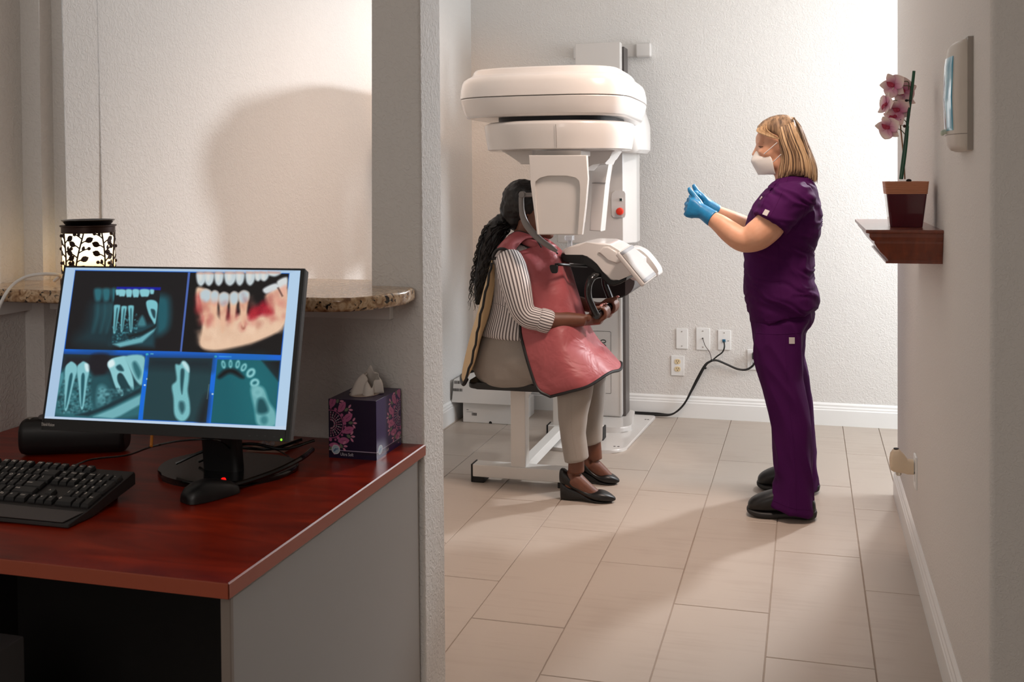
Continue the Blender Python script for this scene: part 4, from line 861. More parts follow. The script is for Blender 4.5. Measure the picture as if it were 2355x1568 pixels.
loft(bm, R_, cap=False); tt = obj('tissue', bm, mat('tissue_white', (240, 232, 224), .8), tb, sub=1, angle=180); tt.modifiers.new('th', 'SOLIDIFY').thickness = .0008
# ---------------------------------------------------------------- wax warmer lamp on the counter
LX, LY, LZ, LR = -1.806, 2.345, 1.1325, .0655
lp = thing('wax_warmer', 'glowing wax warmer lamp with dark vine lattice and black dish on the counter', 'lamp', (LX, LY, LZ))
BRZ = mat('bronze_dark', (52, 34, 28), .4, .6)
GLOW = mat('glow_shade', (250, 220, 160), .6, emit=((255, 226, 160), 1.0)); nt = GLOW.node_tree; b = nt.nodes['Principled BSDF']
tc = nt.nodes.new('ShaderNodeTexCoord'); sp = nt.nodes.new('ShaderNodeSeparateXYZ'); nt.links.new(tc.outputs['Object'], sp.inputs[0]); cr = nt.nodes.new('ShaderNodeValToRGB')
mr = nt.nodes.new('ShaderNodeMapRange'); mr.inputs[1].default_value = 0; mr.inputs[2].default_value = .14; nt.links.new(sp.outputs[2], mr.inputs[0]); nt.links.new(mr.outputs[0], cr.inputs[0])
e = cr.color_ramp.elements; e[0].position = .2; e[1].position = .62; e[0].color = (*lin((255, 190, 90)), 1); e[1].color = (*lin((255, 240, 205)), 1); nt.links.new(cr.outputs[0], b.inputs['Emission Color']); b.inputs['Emission Strength'].default_value = 2.4
bm = B(); lathe(bm, [(LR-.002, LZ+.012), (LR-.002, LZ+.135)], (LX, LY, 0), 48, cap=False); obj('glowing_shade', bm, GLOW, lp)
bm = B(); lathe(bm, [(LR+.004, LZ), (LR+.004, LZ+.012), (LR, LZ+.013)], (LX, LY, 0), 48); obj('foot_ring', bm, BRZ, lp)
bm = B(); lathe(bm, [(LR, LZ+.130), (LR+.0005, LZ+.131), (LR+.0005, LZ+.145), (LR+.004, LZ+.147), (LR+.004, LZ+.150), (LR-.01, LZ+.151)], (LX, LY, 0), 48); obj('top_band', bm, BRZ, lp)
bm = B(); lathe(bm, [(.053, LZ+.150), (.056, LZ+.152), (.0655, LZ+.162), (.066, LZ+.164), (.063, LZ+.163), (.053, LZ+.156), (.016, LZ+.155)], (LX, LY, 0), 48); obj('wax_dish', bm, BLKG, lp)
rr = random.Random(5); bm = B()
def onc(a, z, k=.0008): return Vector((LX+(LR+k)*math.cos(a), LY+(LR+k)*math.sin(a), LZ+z))
def leaf2(a, z, ang, l, w_):
    f_ = []
    for s in (1, -1):
        for i in range(5) if s > 0 else range(4, -1, -1):
            t = i/4; v = s*w_*math.sin(PI*t)**.8; f_.append((t*l, v))
    pts = [onc(a+(u*math.cos(ang)-v*math.sin(ang))/LR, z+u*math.sin(ang)+v*math.cos(ang)) for u, v in f_]
    pts = [p for i, p in enumerate(pts) if i == 0 or (p-pts[i-1]).length > 1e-5]
    if (pts[0]-pts[-1]).length < 1e-5: pts.pop()
    try: bm.faces.new([bm.verts.new(p) for p in pts])
    except ValueError: pass
for s in range(8):
    a0 = s*2*PI/8+.3; ln = .118; ph = rr.random()*6
    stem = [onc(a0+.16*math.sin(t*2.4+ph)+.10*t, .012+ln*t) for t in [i/10 for i in range(11)]]; tube(bm, stem, .0021, 6)
    for j in range(9):
        t = .08+.1*j; a = a0+.16*math.sin(t*2.4+ph)+.10*t; z = .012+ln*t; sd_ = 1 if j % 2 else -1
        ang = PI/2-sd_*(.9+.3*rr.random()); L_ = .018+.010*rr.random()
        br = [onc(a+math.cos(ang)*L_*k/3/LR, z+math.sin(ang)*L_*k/3+.002*math.sin(k)) for k in range(4)]; tube(bm, br, .0017, 5)
        if j % 3 == 2: ball(bm, br[-1], .0048, .0048, .0048, 8); leaf2(a+math.cos(ang)*L_*.4/LR, z+math.sin(ang)*L_*.4, ang+.9*sd_, .015, .0042)
        else: leaf2(a+math.cos(ang)*L_*.5/LR, z+math.sin(ang)*L_*.5, ang, .022, .0078)
obj('vine_lattice', bm, BRZ, lp, angle=180)
bm = B(); tube(bm, spline([(LX-.05, LY-.07, LZ+.01), P(137, 633, 2.26), P(100, 630, 2.22), P(62, 636, 2.2), P(30, 655, 2.17), P(8, 685, 2.13), P(-6, 722, 2.12), P(-20, 800, 2.12), P(-24, 1000, 2.15)], 8), .0042, 10); obj('white_cord', bm, PLAST, lp)
# ---------------------------------------------------------------- shelf on the right wall
WOOD = mat('shelf_mahogany', (98, 42, 24), .28, coat=.3, var=((128, 60, 34), (60, 60, 6), 4, .22))
sh = thing('wall_shelf', 'small dark mahogany crown-moulded shelf on the right wall', 'shelf', (XR-.1, 3.65, 1.14))
sx0_, sy0_, sy1_, sz1 = .160, 3.205, 3.96, 1.2385
bm = B(); box(bm, sx0_, XR, sy0_, sy1_, sz1-.010, sz1, .002, 2); obj('shelf_top', bm, WOOD, sh)
prof = [(0, -.010), (.006, -.012), (.006, -.022), (.012, -.030), (.020, -.034), (.020, -.040), (.026, -.050), (.036, -.064), (.050, -.078), (.058, -.088), (.058, -.092), (.052, -.092), (.052, -.098)]
bm = B(); loft(bm, [[Vector((sx0_+.004+a, sy0_+.004+a*.35, sz1+z)), Vector((XR-.001, sy0_+.004+a*.35, sz1+z)), Vector((XR-.001, sy1_-.004-a*.35, sz1+z)), Vector((sx0_+.004+a, sy1_-.004-a*.35, sz1+z))] for a, z in prof])
obj('crown_moulding', bm, WOOD, sh, smooth=False)
# potted orchid
po = thing('potted_orchid', 'pink orchid in a square dark red pot with a ribbed rim, on the wall shelf', 'plant', (.283, 3.36, sz1))
PCX, PCY = .2835, 3.41
POT = mat('pot_maroon', (78, 10, 28), .12, coat=.6); RIB = mat('pot_rim', (198, 132, 98), .4)
bm = B(); sq = lambda h, z: [Vector((PCX+x*h, PCY+y*h, z)) for x, y in roundpoly([(-1, -1), (1, -1), (1, 1), (-1, 1)], .12, 3)]
loft(bm, [sq(.0455, sz1+.0005), sq(.0462, sz1+.002), sq(.0575, sz1+.102)]); pot = obj('pot', bm, POT, po, angle=35)
bm = B(); R_ = []
for k in range(7):
    z = sz1+.100+k*.0049; h = .0583+k*.00052
    R_ += [sq(h, z), sq(h+.0008, z+.0015), sq(h+.0008, z+.0036), sq(h-.0002, z+.0046)]
R_ += [sq(.0625, sz1+.1345), sq(.0625, sz1+.1375), sq(.057, sz1+.1375), sq(.055, sz1+.12)]
loft(bm, R_); obj('ribbed_rim', bm, RIB, pot, angle=30)
bm = B(); loft(bm, [sq(.054, sz1+.118), sq(.054, sz1+.122)]); ball(bm, (PCX+.008, PCY-.03, sz1+.14), .008, .008, .005, 8); obj('soil', bm, mat('bark', (34, 24, 20), .9), pot)
GRN = mat('stake_green', (14, 62, 44), .45, var=((30, 92, 62), (60, 60, 14), 2, .2)); STM = mat('stem_tan', (150, 104, 66), .5); STG = mat('stem_olive', (92, 92, 60), .5)
bm = B(); tube(bm, spline([P(x, y, 3.40) for x, y in ((2071, 412), (2076, 370), (2082, 325), (2088, 275), (2094, 230), (2099, 190), (2102, 163))], 5), .0046, 10); obj('flower_stake', bm, GRN, po)
bm = B(); tube(bm, spline([P(x, y, 3.385) for x, y in ((2074, 412), (2080, 372), (2085, 330), (2088, 290))], 5), .0036, 8); obj('leaf_stem', bm, GRN, po)
bm = B(); tube(bm, spline([P(x, y, 3.42) for x, y in ((2081, 412), (2078, 360), (2074, 320), (2071, 290), (2072, 262), (2082, 240))], 5), .0021, 8); obj('flower_stem', bm, STM, po)
bm = B()
for pts in (((2082, 310), (2072, 299), (2058, 295), (2050, 295)), ((2085, 283), (2080, 276), (2070, 275)), ((2086, 252), (2076, 238), (2062, 231), (2054, 231)), ((2089, 206), (2090, 192), (2086, 187), (2074, 188)), ((2094, 206), (2092, 198), (2078, 197))):
    tube(bm, spline([P(x, y, 3.405) for x, y in pts], 4), .0013, 6)
obj('flower_stalk', bm, STG, po)
bm = B(); q = P(2080, 290, 3.40); ball(bm, q, .0045, .0045, .005, 8); tube(bm, [q, P(2073, 288, 3.405)], .001, 5); obj('flower_bud', bm, mat('bud', (70, 36, 24), .5), po)
bm = B(); q = P(2092, 232, 3.40); ball(bm, q, .007, .006, .0045, 8); q = P(2085, 231, 3.395); ball(bm, q, .006, .006, .004, 8); obj('stem_clip', bm, BLACK, po)
def petal_mat():
    m = mat('petal_pink', (214, 150, 172), .55); nt = m.node_tree; b = nt.nodes['Principled BSDF']; uvn = nt.nodes.new('ShaderNodeUVMap'); sp = nt.nodes.new('ShaderNodeSeparateXYZ')
    nt.links.new(uvn.outputs[0], sp.inputs[0]); cr = nt.nodes.new('ShaderNodeValToRGB'); e = cr.color_ramp.elements
    e[0].position = .05; e[0].color = (*lin((196, 96, 140)), 1); e[1].position = .8; e[1].color = (*lin((244, 222, 214)), 1); x = e.new(.42); x.color = (*lin((222, 166, 186)), 1)
    nt.links.new(sp.outputs[1], cr.inputs[0]); nt.links.new(cr.outputs[0], b.inputs['Base Color']); b.inputs['Subsurface Weight'].default_value = .15; b.inputs['Subsurface Radius'].default_value = (.01, .005, .005); return m
PET = petal_mat(); LIP = mat('lip_rose', (178, 52, 82), .5)
def petal(bm, c, d, sdv, L_, W_, cup):
    """curved petal from c along d, widest along sdv"""
    nrm = d.cross(sdv).normalized(); R_ = []
    for i in range(7):
        t = i/6; wd = W_*(math.sin(PI*min(1, t*.88+.10))**.75) if i else W_*.25
        R_.append([c+d*(L_*t)+sdv*(wd*s)+nrm*(cup*L_*(t*t)*(-1)+abs(s)**2*cup*W_*.9) for s in (-1, -.6, -.2, .2, .6, 1)])
    loft(bm, R_, closed=False)
def flower(x, y, Y, size, face, spin, tip=None):
    c = P(x, y, Y); n = Vector(face).normalized(); a = n.orthogonal().normalized(); b = n.cross(a)
    f0 = None
    for k, (an, L_, W_, cu) in enumerate(((90, 1.0, .42, .25), (18, 1.05, .62, .15), (162, 1.05, .62, .15), (-54, .95, .40, -.25), (-126, .95, .40, -.25))):
        t = math.radians(an+spin); d = (a*math.cos(t)+b*math.sin(t)+n*(.12)).normalized(); s = n.cross(d).normalized(); bm = B()
        petal(bm, c+n*.001*k, d, s, size*L_, size*W_, cu); o = obj('petal', bm, PET, po, sub=1, angle=180); o.modifiers.new('th', 'SOLIDIFY').thickness = .0006
    bm = B(); ball(bm, c+n*.004, size*.16, size*.16, size*.16, 10); t = math.radians(-90+spin); d = a*math.cos(t)+b*math.sin(t)
    petal(bm, c+n*.004, (d*.6+n*.8).normalized(), n.cross(d).normalized(), size*.5, size*.22, .5); obj('flower_lip', bm, LIP, po)
for i, f in enumerate(((2055, 196, 3.40, .040, (-.5, -.75, -.1), 10), (2077, 208, 3.42, .040, (.1, -.9, -.35), 60), (2040, 240, 3.39, .036, (-.85, -.45, 0), 30), (2066, 252, 3.41, .038, (-.2, -.9, -.3), 15), (2060, 268, 3.42, .036, (-.5, -.8, .3), 70), (2044, 292, 3.38, .040, (-.55, -.7, -.25), 5), (2084, 222, 3.44, .034, (.7, -.5, .1), 40))): flower(*f)
# ---------------------------------------------------------------- soap dispenser high on the right wall
ds = thing('wall_dispenser', 'tall beige wall dispenser with a blue liquid window, high on the right wall', 'dispenser', (XR-.05, 2.73, 1.44))
DB = mat('dispenser_beige', (206, 196, 184), .4); DB2 = mat('dispenser_dark', (150, 140, 130), .45); BLIQ = mat('blue_liquid', (70, 166, 204), .1, coat=.5, var=((130, 200, 222), (40, 40, 18), 2, .2))
dz0, dz1 = 1.452, 1.716
DP = [(x*.82, y) for x, y in ((0, 2.662), (.016, 2.662), (.034, 2.672), (.047, 2.700), (.054, 2.735), (.056, 2.765), (.054, 2.80), (.044, 2.835), (.018, 2.862), (0, 2.862))]
def dsec(z, k, sq=1.0): return [Vector((XR-x*k, 2.762+(y-2.762)*sq, z)) for x, y in DP]
bm = B(); loft(bm, [dsec(z, k, q) for z, k, q in ((dz0, .45, .86), (dz0+.004, .72, .93), (dz0+.014, .90, .97), (dz0+.04, .98, 1), (1.58, 1.06, 1), (dz1-.04, .98, 1), (dz1-.012, .88, .97), (dz1-.003, .70, .93), (dz1, .45, .86))]); body = obj('dispenser_cover', bm, DB, ds, angle=60)
bm = B(); loft(bm, [[Vector((XR-x, y, z)) for x, y in ((0, 2.655), (.012, 2.655), (.012, 2.868), (0, 2.868))] for z in (dz0+.002, dz1+.002)]); obj('back_plate', bm, DB2, ds, smooth=False)
WP = [(x*.82, y) for x, y in ((.040, 2.700), (.0500, 2.700), (.0572, 2.735), (.0592, 2.765), (.0572, 2.795), (.052, 2.815), (.040, 2.815))]
bm = B(); loft(bm, [[Vector((XR-x*k, y, z)) for x, y in WP] for z, k in ((1.502, .96), (1.51, 1.0), (1.58, 1.065), (1.66, 1.01), (1.678, .96))]); obj('liquid_window', bm, BLIQ, ds)
bm = B(); loft(bm, [[Vector((XR-x*1.012*k, y, z)) for x, y in DP] for z, k in ((1.4915, .985), (1.4935, .988))]); obj('cover_seam', bm, DB2, ds)
bm = B(); tube(bm, [Vector((XR-.040, 2.765, 1.502)), Vector((XR-.053, 2.765, 1.500))], .006, 8); ball(bm, (XR-.055, 2.765, 1.498), .005, .005, .007, 8); obj('nozzle', bm, mat('nozzle_pale', (206, 214, 196), .3), ds)
# ---------------------------------------------------------------- plug-in on the low outlet of the right wall
ot = thing('power_outlet', 'white outlet plate low on the right wall with a plug-in freshener', 'outlet', (XR, 4.0, .278))
bm = B(); box(bm, XR-.007, XR+.001, 3.955, 4.03, .278, .395, .003, 2); obj('cover_plate', bm, PLAST, ot)
for z in (.317, .360):
    bm = B(); box(bm, XR-.0095, XR-.006, 3.978, 4.008, z-.014, z+.014, .004, 2); s = obj('socket', bm, PLAST, ot)
pg = thing('plug_in_freshener', 'cream plug-in air freshener in the low outlet of the right wall', 'air freshener', (XR-.04, 3.99, .33))
CRM = mat('cream_plastic', (226, 206, 178), .35)
bm = B(); loft(bm, [ring(Vector((x, 3.993, z)), Vector((0, a, 0)), Vector((0, 0, b_)), 20, 3.2) for x, z, a, b_ in ((XR-.010, .352, .020, .026), (XR-.030, .352, .021, .027), (XR-.042, .362, .024, .034), (XR-.060, .372, .026, .042), (XR-.078, .372, .025, .040), (XR-.088, .368, .018, .030), (XR-.091, .366, .008, .014))]); obj('freshener_body', bm, CRM, pg)
bm = B(); lathe(bm, [(.006, .410), (.009, .412), (.009, .416)], (XR-.068, 3.993, 0), 14); obj('vent', bm, HOLE, pg)
bm = B(); lathe(bm, [(.006, .318), (.010, .322), (.010, .336)], (XR-.060, 3.993, 0), 14); obj('oil_bottle', bm, mat('frosted', (236, 226, 206), .2, trans=.4), pg)
# ---------------------------------------------------------------- standing clinician
def skin(name, rgb, rgb2): 
    m = mat(name, rgb, .5, var=(rgb2, 30, 3, .25)); b = m.node_tree.nodes['Principled BSDF']; b.inputs['Subsurface Weight'].default_value = .12; b.inputs['Subsurface Radius'].default_value = (.012, .005, .003); b.inputs['Subsurface Scale'].default_value = .6; return m
SK1 = skin('skin_fair', (208, 152, 120), (216, 164, 134))
SCRUB = mat('scrub_purple', (62, 10, 66), .8, spec=.12, var=((66, 16, 70), (300, 300, 300), 2, .3), bump=((900, 900, 900), .1, .0006, 1))
SHOE = mat('shoe_black', (14, 13, 13), .38); SOLE = mat('sole_black', (26, 24, 24), .55); GLV = mat('glove_blue', (10, 112, 164), .45, var=((18, 126, 178), 60, 3, .2), bump=(160, .25, .0015, 2))
MASK = mat('mask_white', (222, 218, 212), .7, bump=(700, .1, .0004, 1)); STRAP = mat('strap_white', (226, 220, 214), .6); TAGM = mat('tag_silver', (196, 190, 186), .4)
NY = 4.62
nu = thing('person', 'standing person in purple scrubs, white face mask and blue gloves, both thumbs up', 'person', (-.09, NY, 0))
bm = B()
# head, neck, trunk, arms, legs as one body
ball(bm, P(1796, 317, NY), .096, .077, .097, 20)
ball(bm, P(1772, 345, NY), .058, .060, .085, 16); ball(bm, P(1778, 374, NY), .060, .052, .050, 16); ball(bm, P(1758, 322, NY), .038, .056, .045, 14)
tube(bm, [P(1748, 326, NY), P(1741, 345, NY), P(1735, 360, NY)], [.012, .013, .016], 10); ball(bm, P(1753, 392, NY), .026, .03, .02, 10)
for s in (-1, 1): ball(bm, P(1757, 349, NY+s*.030), .026, .024, .022, 10); ball(bm, P(1749, 329, NY+s*.03), .016, .026, .009, 10)
tube(bm, [P(1806, 360, NY), P(1812, 400, NY), P(1826, 440, NY)], [.058, .056, .07], 16)
loft(bm, [sil(f, b, NY, wd) for f, b, wd in (((1778, 425), (1864, 425), .12), ((1745, 460), (1872, 460), .16), ((1726, 510), (1880, 510), .17), ((1722, 600), (1862, 600), .155), ((1724, 690), (1872, 690), .17), ((1740, 745), (1850, 745), .16))])
SHn, ELn, WRn = P(1832, 462, 4.455), P(1719, 551, 4.40), P(1634, 500, 4.43)
arm_n = [P(1836, 458, 4.49), P(1814, 467, 4.455), P(1792, 488, 4.43), P(1768, 519, 4.405), P(1742, 541, 4.397), ELn, P(1700, 548, 4.40), P(1676, 531, 4.41), P(1655, 514, 4.42), WRn, P(1617, 489, 4.44)]
tube(bm, spline(arm_n, 4), [.050, .055, .058, .064, .063, .054, .050, .046, .039, .031, .028], 18)
arm_f = [P(1832, 462, 4.785), P(1790, 500, 4.83), P(1736, 530, 4.85), P(1712, 520, 4.85), P(1684, 505, 4.83), P(1650, 487, 4.80), P(1636, 478, 4.79)]
tube(bm, spline(arm_f, 4), [.070, .068, .055, .048, .040, .029, .028], 18)
for Yl, xs_ in ((4.52, ((1800, 760), (1800, 900), (1815, 1050), (1822, 1150))), (4.73, ((1812, 760), (1812, 900), (1826, 1030), (1836, 1095)))):
    tube(bm, spline([P(x, y, Yl) for x, y in xs_], 4), [.060, .050, .040, .036], 16)
nbody = obj('body', None, SK1, nu, me=fuse(bm, .0055, 6))
# eye and brow of the visible profile
bm = B(); bm2 = B()
for s in (-1, 1):
    ball(bm, P(1751.5, 338, NY+s*.034), .0105, .010, .0075, 12)
    tube(bm2, spline([P(1744, 327, NY+s*.030), P(1750, 326, NY+s*.044), P(1757, 328, NY+s*.052)], 4), [.0022, .003, .0015], 6)
    tube(bm2, spline([P(1744.5, 336.5, NY+s*.036), P(1749, 337.5, NY+s*.0455), P(1755, 337, NY+s*.051)], 4), [.0012, .0022, .001], 6)
obj('eye', bm, mat('eye_white', (150, 110, 92), .3), nu); obj('brow', bm2, mat('brow_brown', (92, 62, 46), .8), nu)
# scrub top
def fold_top(v):
    a = mnoise.noise(Vector((v.x*8, v.y*7, v.z*15+3))); q = v.z*22+v.x*12+1.6*a; b_ = 1-2*abs(mnoise.noise(Vector((v.x*5+5, v.y*5, q)))); return .55*a+.75*(b_-.55)
bm = B()
T = [((1800, 404), (1856, 400), .078), ((1789, 413), (1866, 408), .115), ((1770, 428), (1874, 422), .155), ((1750, 447), (1880, 442), .180), ((1731, 472), (1887, 470), .190), ((1718, 497), (1891, 496), .192), ((1715, 522), (1892, 520), .188), ((1713, 540), (1889, 540), .184), ((1711, 556), (1880, 553), .178), ((1711, 574), (1872, 571), .174), ((1712, 600), (1872, 600), .174), ((1711, 622), (1875, 620), .178), ((1711, 640), (1873, 634), .182), ((1712, 660), (1881, 652), .190), ((1715, 684), (1887, 676), .196), ((1719, 706), (1886, 692), .196), ((1724, 726), (1882, 704), .194), ((1729, 742), (1877, 712), .190)]
loft(bm, [sil(f, b, NY, wd, 36, 2.3) for f, b, wd in T])
for pts, rr_ in (((P(1845, 452, 4.50), P(1824, 461, 4.46), P(1797, 479, 4.425), P(1781, 499, 4.41), P(1771, 514, 4.402)), [.072, .084, .082, .080, .078]), ((P(1842, 455, 4.74), P(1826, 470, 4.79), P(1790, 500, 4.835), P(1760, 517, 4.85)), [.072, .083, .081, .080])):
    tube(bm, spline(pts, 5), rr_, 24)
ntop = obj('scrub_top', None, SCRUB, nu, me=fuse(bm, .006, 4, (.0115, fold_top)))
bv = bvh_of(ntop)
bm = B(); ln = [(1792, 413), (1776, 432), (1762, 452), (1752, 474), (1748, 492)]; seam(bm, bv, ln, .0042, 8); obj('neckline', bm, SCRUB, ntop)
bm = B(); seam(bm, bv, [(1813, 408), (1800, 440), (1786, 470), (1770, 500), (1762, 508)], .0011); seam(bm, bv, [(1740, 494), (1762, 508), (1785, 520), (1803, 530)], .0013); seam(bm, bv, [(1856, 470), (1846, 500), (1830, 530)], .0012); seam(bm, bv, [(1714, 632), (1740, 641), (1770, 647), (1796, 645)], .0014); seam(bm, bv, [(1726, 735), (1755, 738), (1795, 736)], .0011); seam(bm, bv, [(1790, 560), (1792, 620), (1796, 680), (1799, 700)], .0011); obj('seam', bm, SCRUB, ntop)
bm = B(); patch(bm, bv, 1751, 456, .007, .014, .004, -.5); obj('pin_badge', bm, STRAP, ntop, smooth=False)
bm = B(); patch(bm, bv, 1762, 489, .022, .024, tilt=-.35); obj('sleeve_tag', bm, TAGM, ntop, smooth=False)
# trousers
def fold_leg(v):
    a = mnoise.noise(Vector((v.x*10, v.y*10, v.z*4+9))); b_ = 1-2*abs(mnoise.noise(Vector((v.x*15+5+v.z*6, v.y*15, v.z*4)))); return .6*a+.8*(b_-.55)
def legs(bm):
    loft(bm, [sil(f, b, NY+.01, wd, 32, 2.3) for f, b, wd in (((1727, 690), (1868, 690), .16), ((1724, 712), (1874, 712), .178), ((1727, 735), (1872, 735), .182), ((1729, 752), (1862, 752), .18), ((1732, 768), (1850, 768), .172))])
    loft(bm, [sil(f, b, Y, wd, 28, 2.3) for f, b, Y, wd in (((1728, 735), (1862, 735), 4.54, .10), ((1731, 765), (1850, 765), 4.53, .102), ((1737, 830), (1847, 830), 4.51, .098), ((1748, 870), (1847, 870), 4.50, .094), ((1760, 930), (1857, 930), 4.48, .09), ((1773, 980), (1863, 980), 4.465, .088), ((1777, 1040), (1867, 1040), 4.455, .09), ((1780, 1090), (1870, 1090), 4.45, .092), ((1774, 1125), (1872, 1130), 4.445, .098), ((1765, 1151), (1874, 1176), 4.44, .104), ((1766, 1154), (1873, 1181), 4.44, .102))])
    loft(bm, [sil(f, b, Y, wd, 28, 2.3) for f, b, Y, wd in (((1735, 735), (1868, 735), 4.70, .10), ((1745, 765), (1853, 765), 4.71, .102), ((1752, 830), (1852, 830), 4.74, .098), ((1762, 870), (1859, 870), 4.75, .092), ((1776, 930), (1868, 930), 4.77, .088), ((1784, 980), (1873, 980), 4.78, .086), ((1787, 1040), (1879, 1040), 4.79, .088), ((1786, 1085), (1882, 1090), 4.80, .092), ((1782, 1106), (1884, 1122), 4.80, .096), ((1783, 1109), (1883, 1127), 4.80, .094))])
bm = B(); legs(bm); ntr = obj('scrub_trousers', None, SCRUB, nu, me=fuse(bm, .006, 5, (.010, fold_leg)))
bv = bvh_of(ntr); bm = B(); seam(bm, bv, [(1806, 760), (1808, 830), (1812, 900), (1821, 980), (1828, 1060), (1832, 1150), (1832, 1176)], .0013, 10); seam(bm, bv, [(1733, 765), (1770, 768), (1800, 768), (1840, 764)], .0014); seam(bm, bv, [(1768, 1146), (1800, 1160), (1830, 1170), (1872, 1172)], .0011); obj('seam', bm, SCRUB, ntr)
bm = B(); patch(bm, bv, 1821, 783, .023, .026); obj('trouser_tag', bm, TAGM, ntr, smooth=False)
# side slit of the top: dark notch
# shoes
def clog(xt, xh, Y, name='shoe'):
    L_ = xh-xt; bm = B(); R_ = []
    for t, wd, h in ((0, .020, .030), (.03, .034, .044), (.10, .047, .060), (.22, .054, .076), (.36, .050, .092), (.50, .044, .098), (.70, .040, .094), (.88, .040, .080), (.96, .034, .066), (1, .022, .05)):
        R_.append(ring(Vector((xt+t*L_, Y, .018+h/2)), Vector((0, wd, 0)), Vector((0, 0, h/2)), 20, 2.6))
    loft(bm, R_); s = obj(name, bm, SHOE, nu, sub=1)
    bm = B(); R_ = []
    for t, wd, z0, z1 in ((-.015, .022, .022, .032), (.02, .040, .012, .032), (.10, .051, .003, .030), (.22, .058, 0, .028), (.38, .052, 0, .028), (.52, .045, .004, .030), (.66, .042, .006, .034), (.80, .043, .002, .038), (.94, .042, .003, .040), (1.02, .030, .014, .042)):
        R_.append(ring(Vector((xt+t*L_, Y, (z0+z1)/2)), Vector((0, wd, 0)), Vector((0, 0, (z1-z0)/2)), 20, 4))
    loft(bm, R_); obj('sole', bm, SOLE, s, sub=1)
qa, qb = PZ(1722, 1190, 0), PZ(1874, 1190, 0); clog(P(1719, 1180, 4.42).x, P(1877, 1180, 4.42).x, 4.425)
clog(P(1742, 1112, 4.81).x, P(1884, 1112, 4.81).x, 4.805)
# gloves: thumbs-up fists
def fist(wr, kn, Y, inward, thumb):
    """wr wrist point, kn knuckle row centre, inward +1/-1 the side the fingers curl to"""
    bm = B(); n = Vector((0, inward, 0)); f = (kn-wr); f.y = 0; f.normalize(); upv = Vector((-f.z, 0, f.x)); upv = upv if upv.z > 0 else -upv
    L_ = (kn-wr).length
    loft(bm, [ring(wr+f*(L_*t)+upv*o, upv*h, n*d, 20, 2.6) for t, h, d, o in ((.0, .029, .026, 0), (.25, .031, .025, 0), (.45, .037, .024, .002), (.7, .042, .022, .002), (.92, .042, .019, .002), (1.0, .038, .016, .002))])
    for i, (l1, l2, l3, r) in enumerate(((.044, .026, .020, .0112), (.048, .030, .021, .0116), (.045, .028, .020, .0110), (.036, .021, .017, .0098))):
        k = kn+upv*(.031-.0205*i)-f*(.004+.004*abs(i-1))
        p1 = k+n*.004+f*.004; p2 = p1+n*l1*.8+f*.012; p3 = p2-f*l2+n*.006; p4 = p3-n*l3*.8-f*.004
        tube(bm, [k-f*.02-n*.004, p1, p1+n*.01+f*.002, p2-n*.006, p2+n*.001-f*.004, p3+f*.004, p3-n*.003, p4], [r, r*1.1, r*1.05, r, r, r*.96, r*.95, r*.8], 10)
        ball(bm, k+f*.003-n*.004, r*1.02, r*1.02, r*1.02, 10)
    tube(bm, spline(thumb, 4), [.017, .0165, .0125, .0115, .0105, .007], 12)
    return bm
wn = P(1634, 500, 4.43); kn_ = P(1582, 477, 4.455)
bm = fist(P(1618, 488, 4.44), kn_, 4.45, 1, [P(1612, 476, 4.455), P(1603, 461, 4.458), P(1595, 449, 4.46), P(1588, 440, 4.46), P(1584, 431, 4.462)])
tube(bm, [P(1640, 503, 4.425), P(1632, 498, 4.43), P(1618, 488, 4.44), P(1606, 481, 4.448)], [.036, .034, .031, .030], 20)
obj('glove', None, GLV, nu, me=fuse(bm, .0032, 4))
bm = fist(P(1630, 475, 4.79), P(1594, 459, 4.77), 4.78, -1, [P(1624, 464, 4.775), P(1614, 452, 4.77), P(1605, 442, 4.768), P(1598, 432, 4.766), P(1594, 424, 4.765)])
tube(bm, [P(1649, 487, 4.80), P(1640, 481, 4.795), P(1628, 473, 4.79), P(1616, 465, 4.785)], [.033, .0315, .030, .032], 20)
obj('glove', None, GLV, nu, me=fuse(bm, .0032, 4))
# mask
bm = B()
mk = [((1741, 341), (1752, 343), .016, 0), ((1737, 347), (1765, 352), .040, 0), ((1732.5, 357), (1771, 359), .052, 0), ((1729.5, 363.5), (1774, 362), .057, 0), ((1727.6, 368), (1776.5, 365.5), .060, 0), ((1727.6, 371), (1777.3, 368), .060, 0), ((1729.2, 374.5), (1778.5, 373), .061, 0), ((1731.5, 379), (1779.5, 378), .061, 0), ((1736, 387), (1781, 387), .058, 0), ((1741.2, 396), (1783.5, 397), .052, 0), ((1743.2, 399.8), (1784.5, 399.2), .048, 0), ((1744, 401.5), (1785, 400.5), .046, 0)]
R_ = []
for f, b, wd, _ in mk:
    pf, pb = P(*f, NY), P(*b, NY); d = pb-pf; rr_ = []
    for i in range(25):
        t = -1+2*i/24; a = abs(t)**1.55; rr_.append(pf+d*a+Vector((0, wd*math.copysign(abs(t)**.75, t), 0)))
    R_.append(rr_)
loft(bm, R_, closed=False); nm = obj('face_mask', bm, MASK, nu, sub=1, angle=60); s = nm.modifiers.new('th', 'SOLIDIFY'); s.thickness = .0022; s.offset = 1
bv = bvh_of(nm)
bm = B(); seam(bm, bv, [(1733, 371), (1745, 367), (1752, 363)], .0017); seam(bm, bv, [(1752, 397), (1762, 392), (1769, 387)], .0014); seam(bm, bv, [(1740.5, 343), (1752, 345.5), (1764, 353)], .0015); seam(bm, bv, [(1744, 384), (1753, 380.5), (1760, 377)], .0010); obj('mask_fold', bm, mat('mask_line', (158, 152, 150), .7), nm)
bm = B(); patch(bm, bv, 1749.5, 377, .011, .006, .0006, .35); obj('mask_print', bm, MATS['mask_line'], nm, smooth=False)
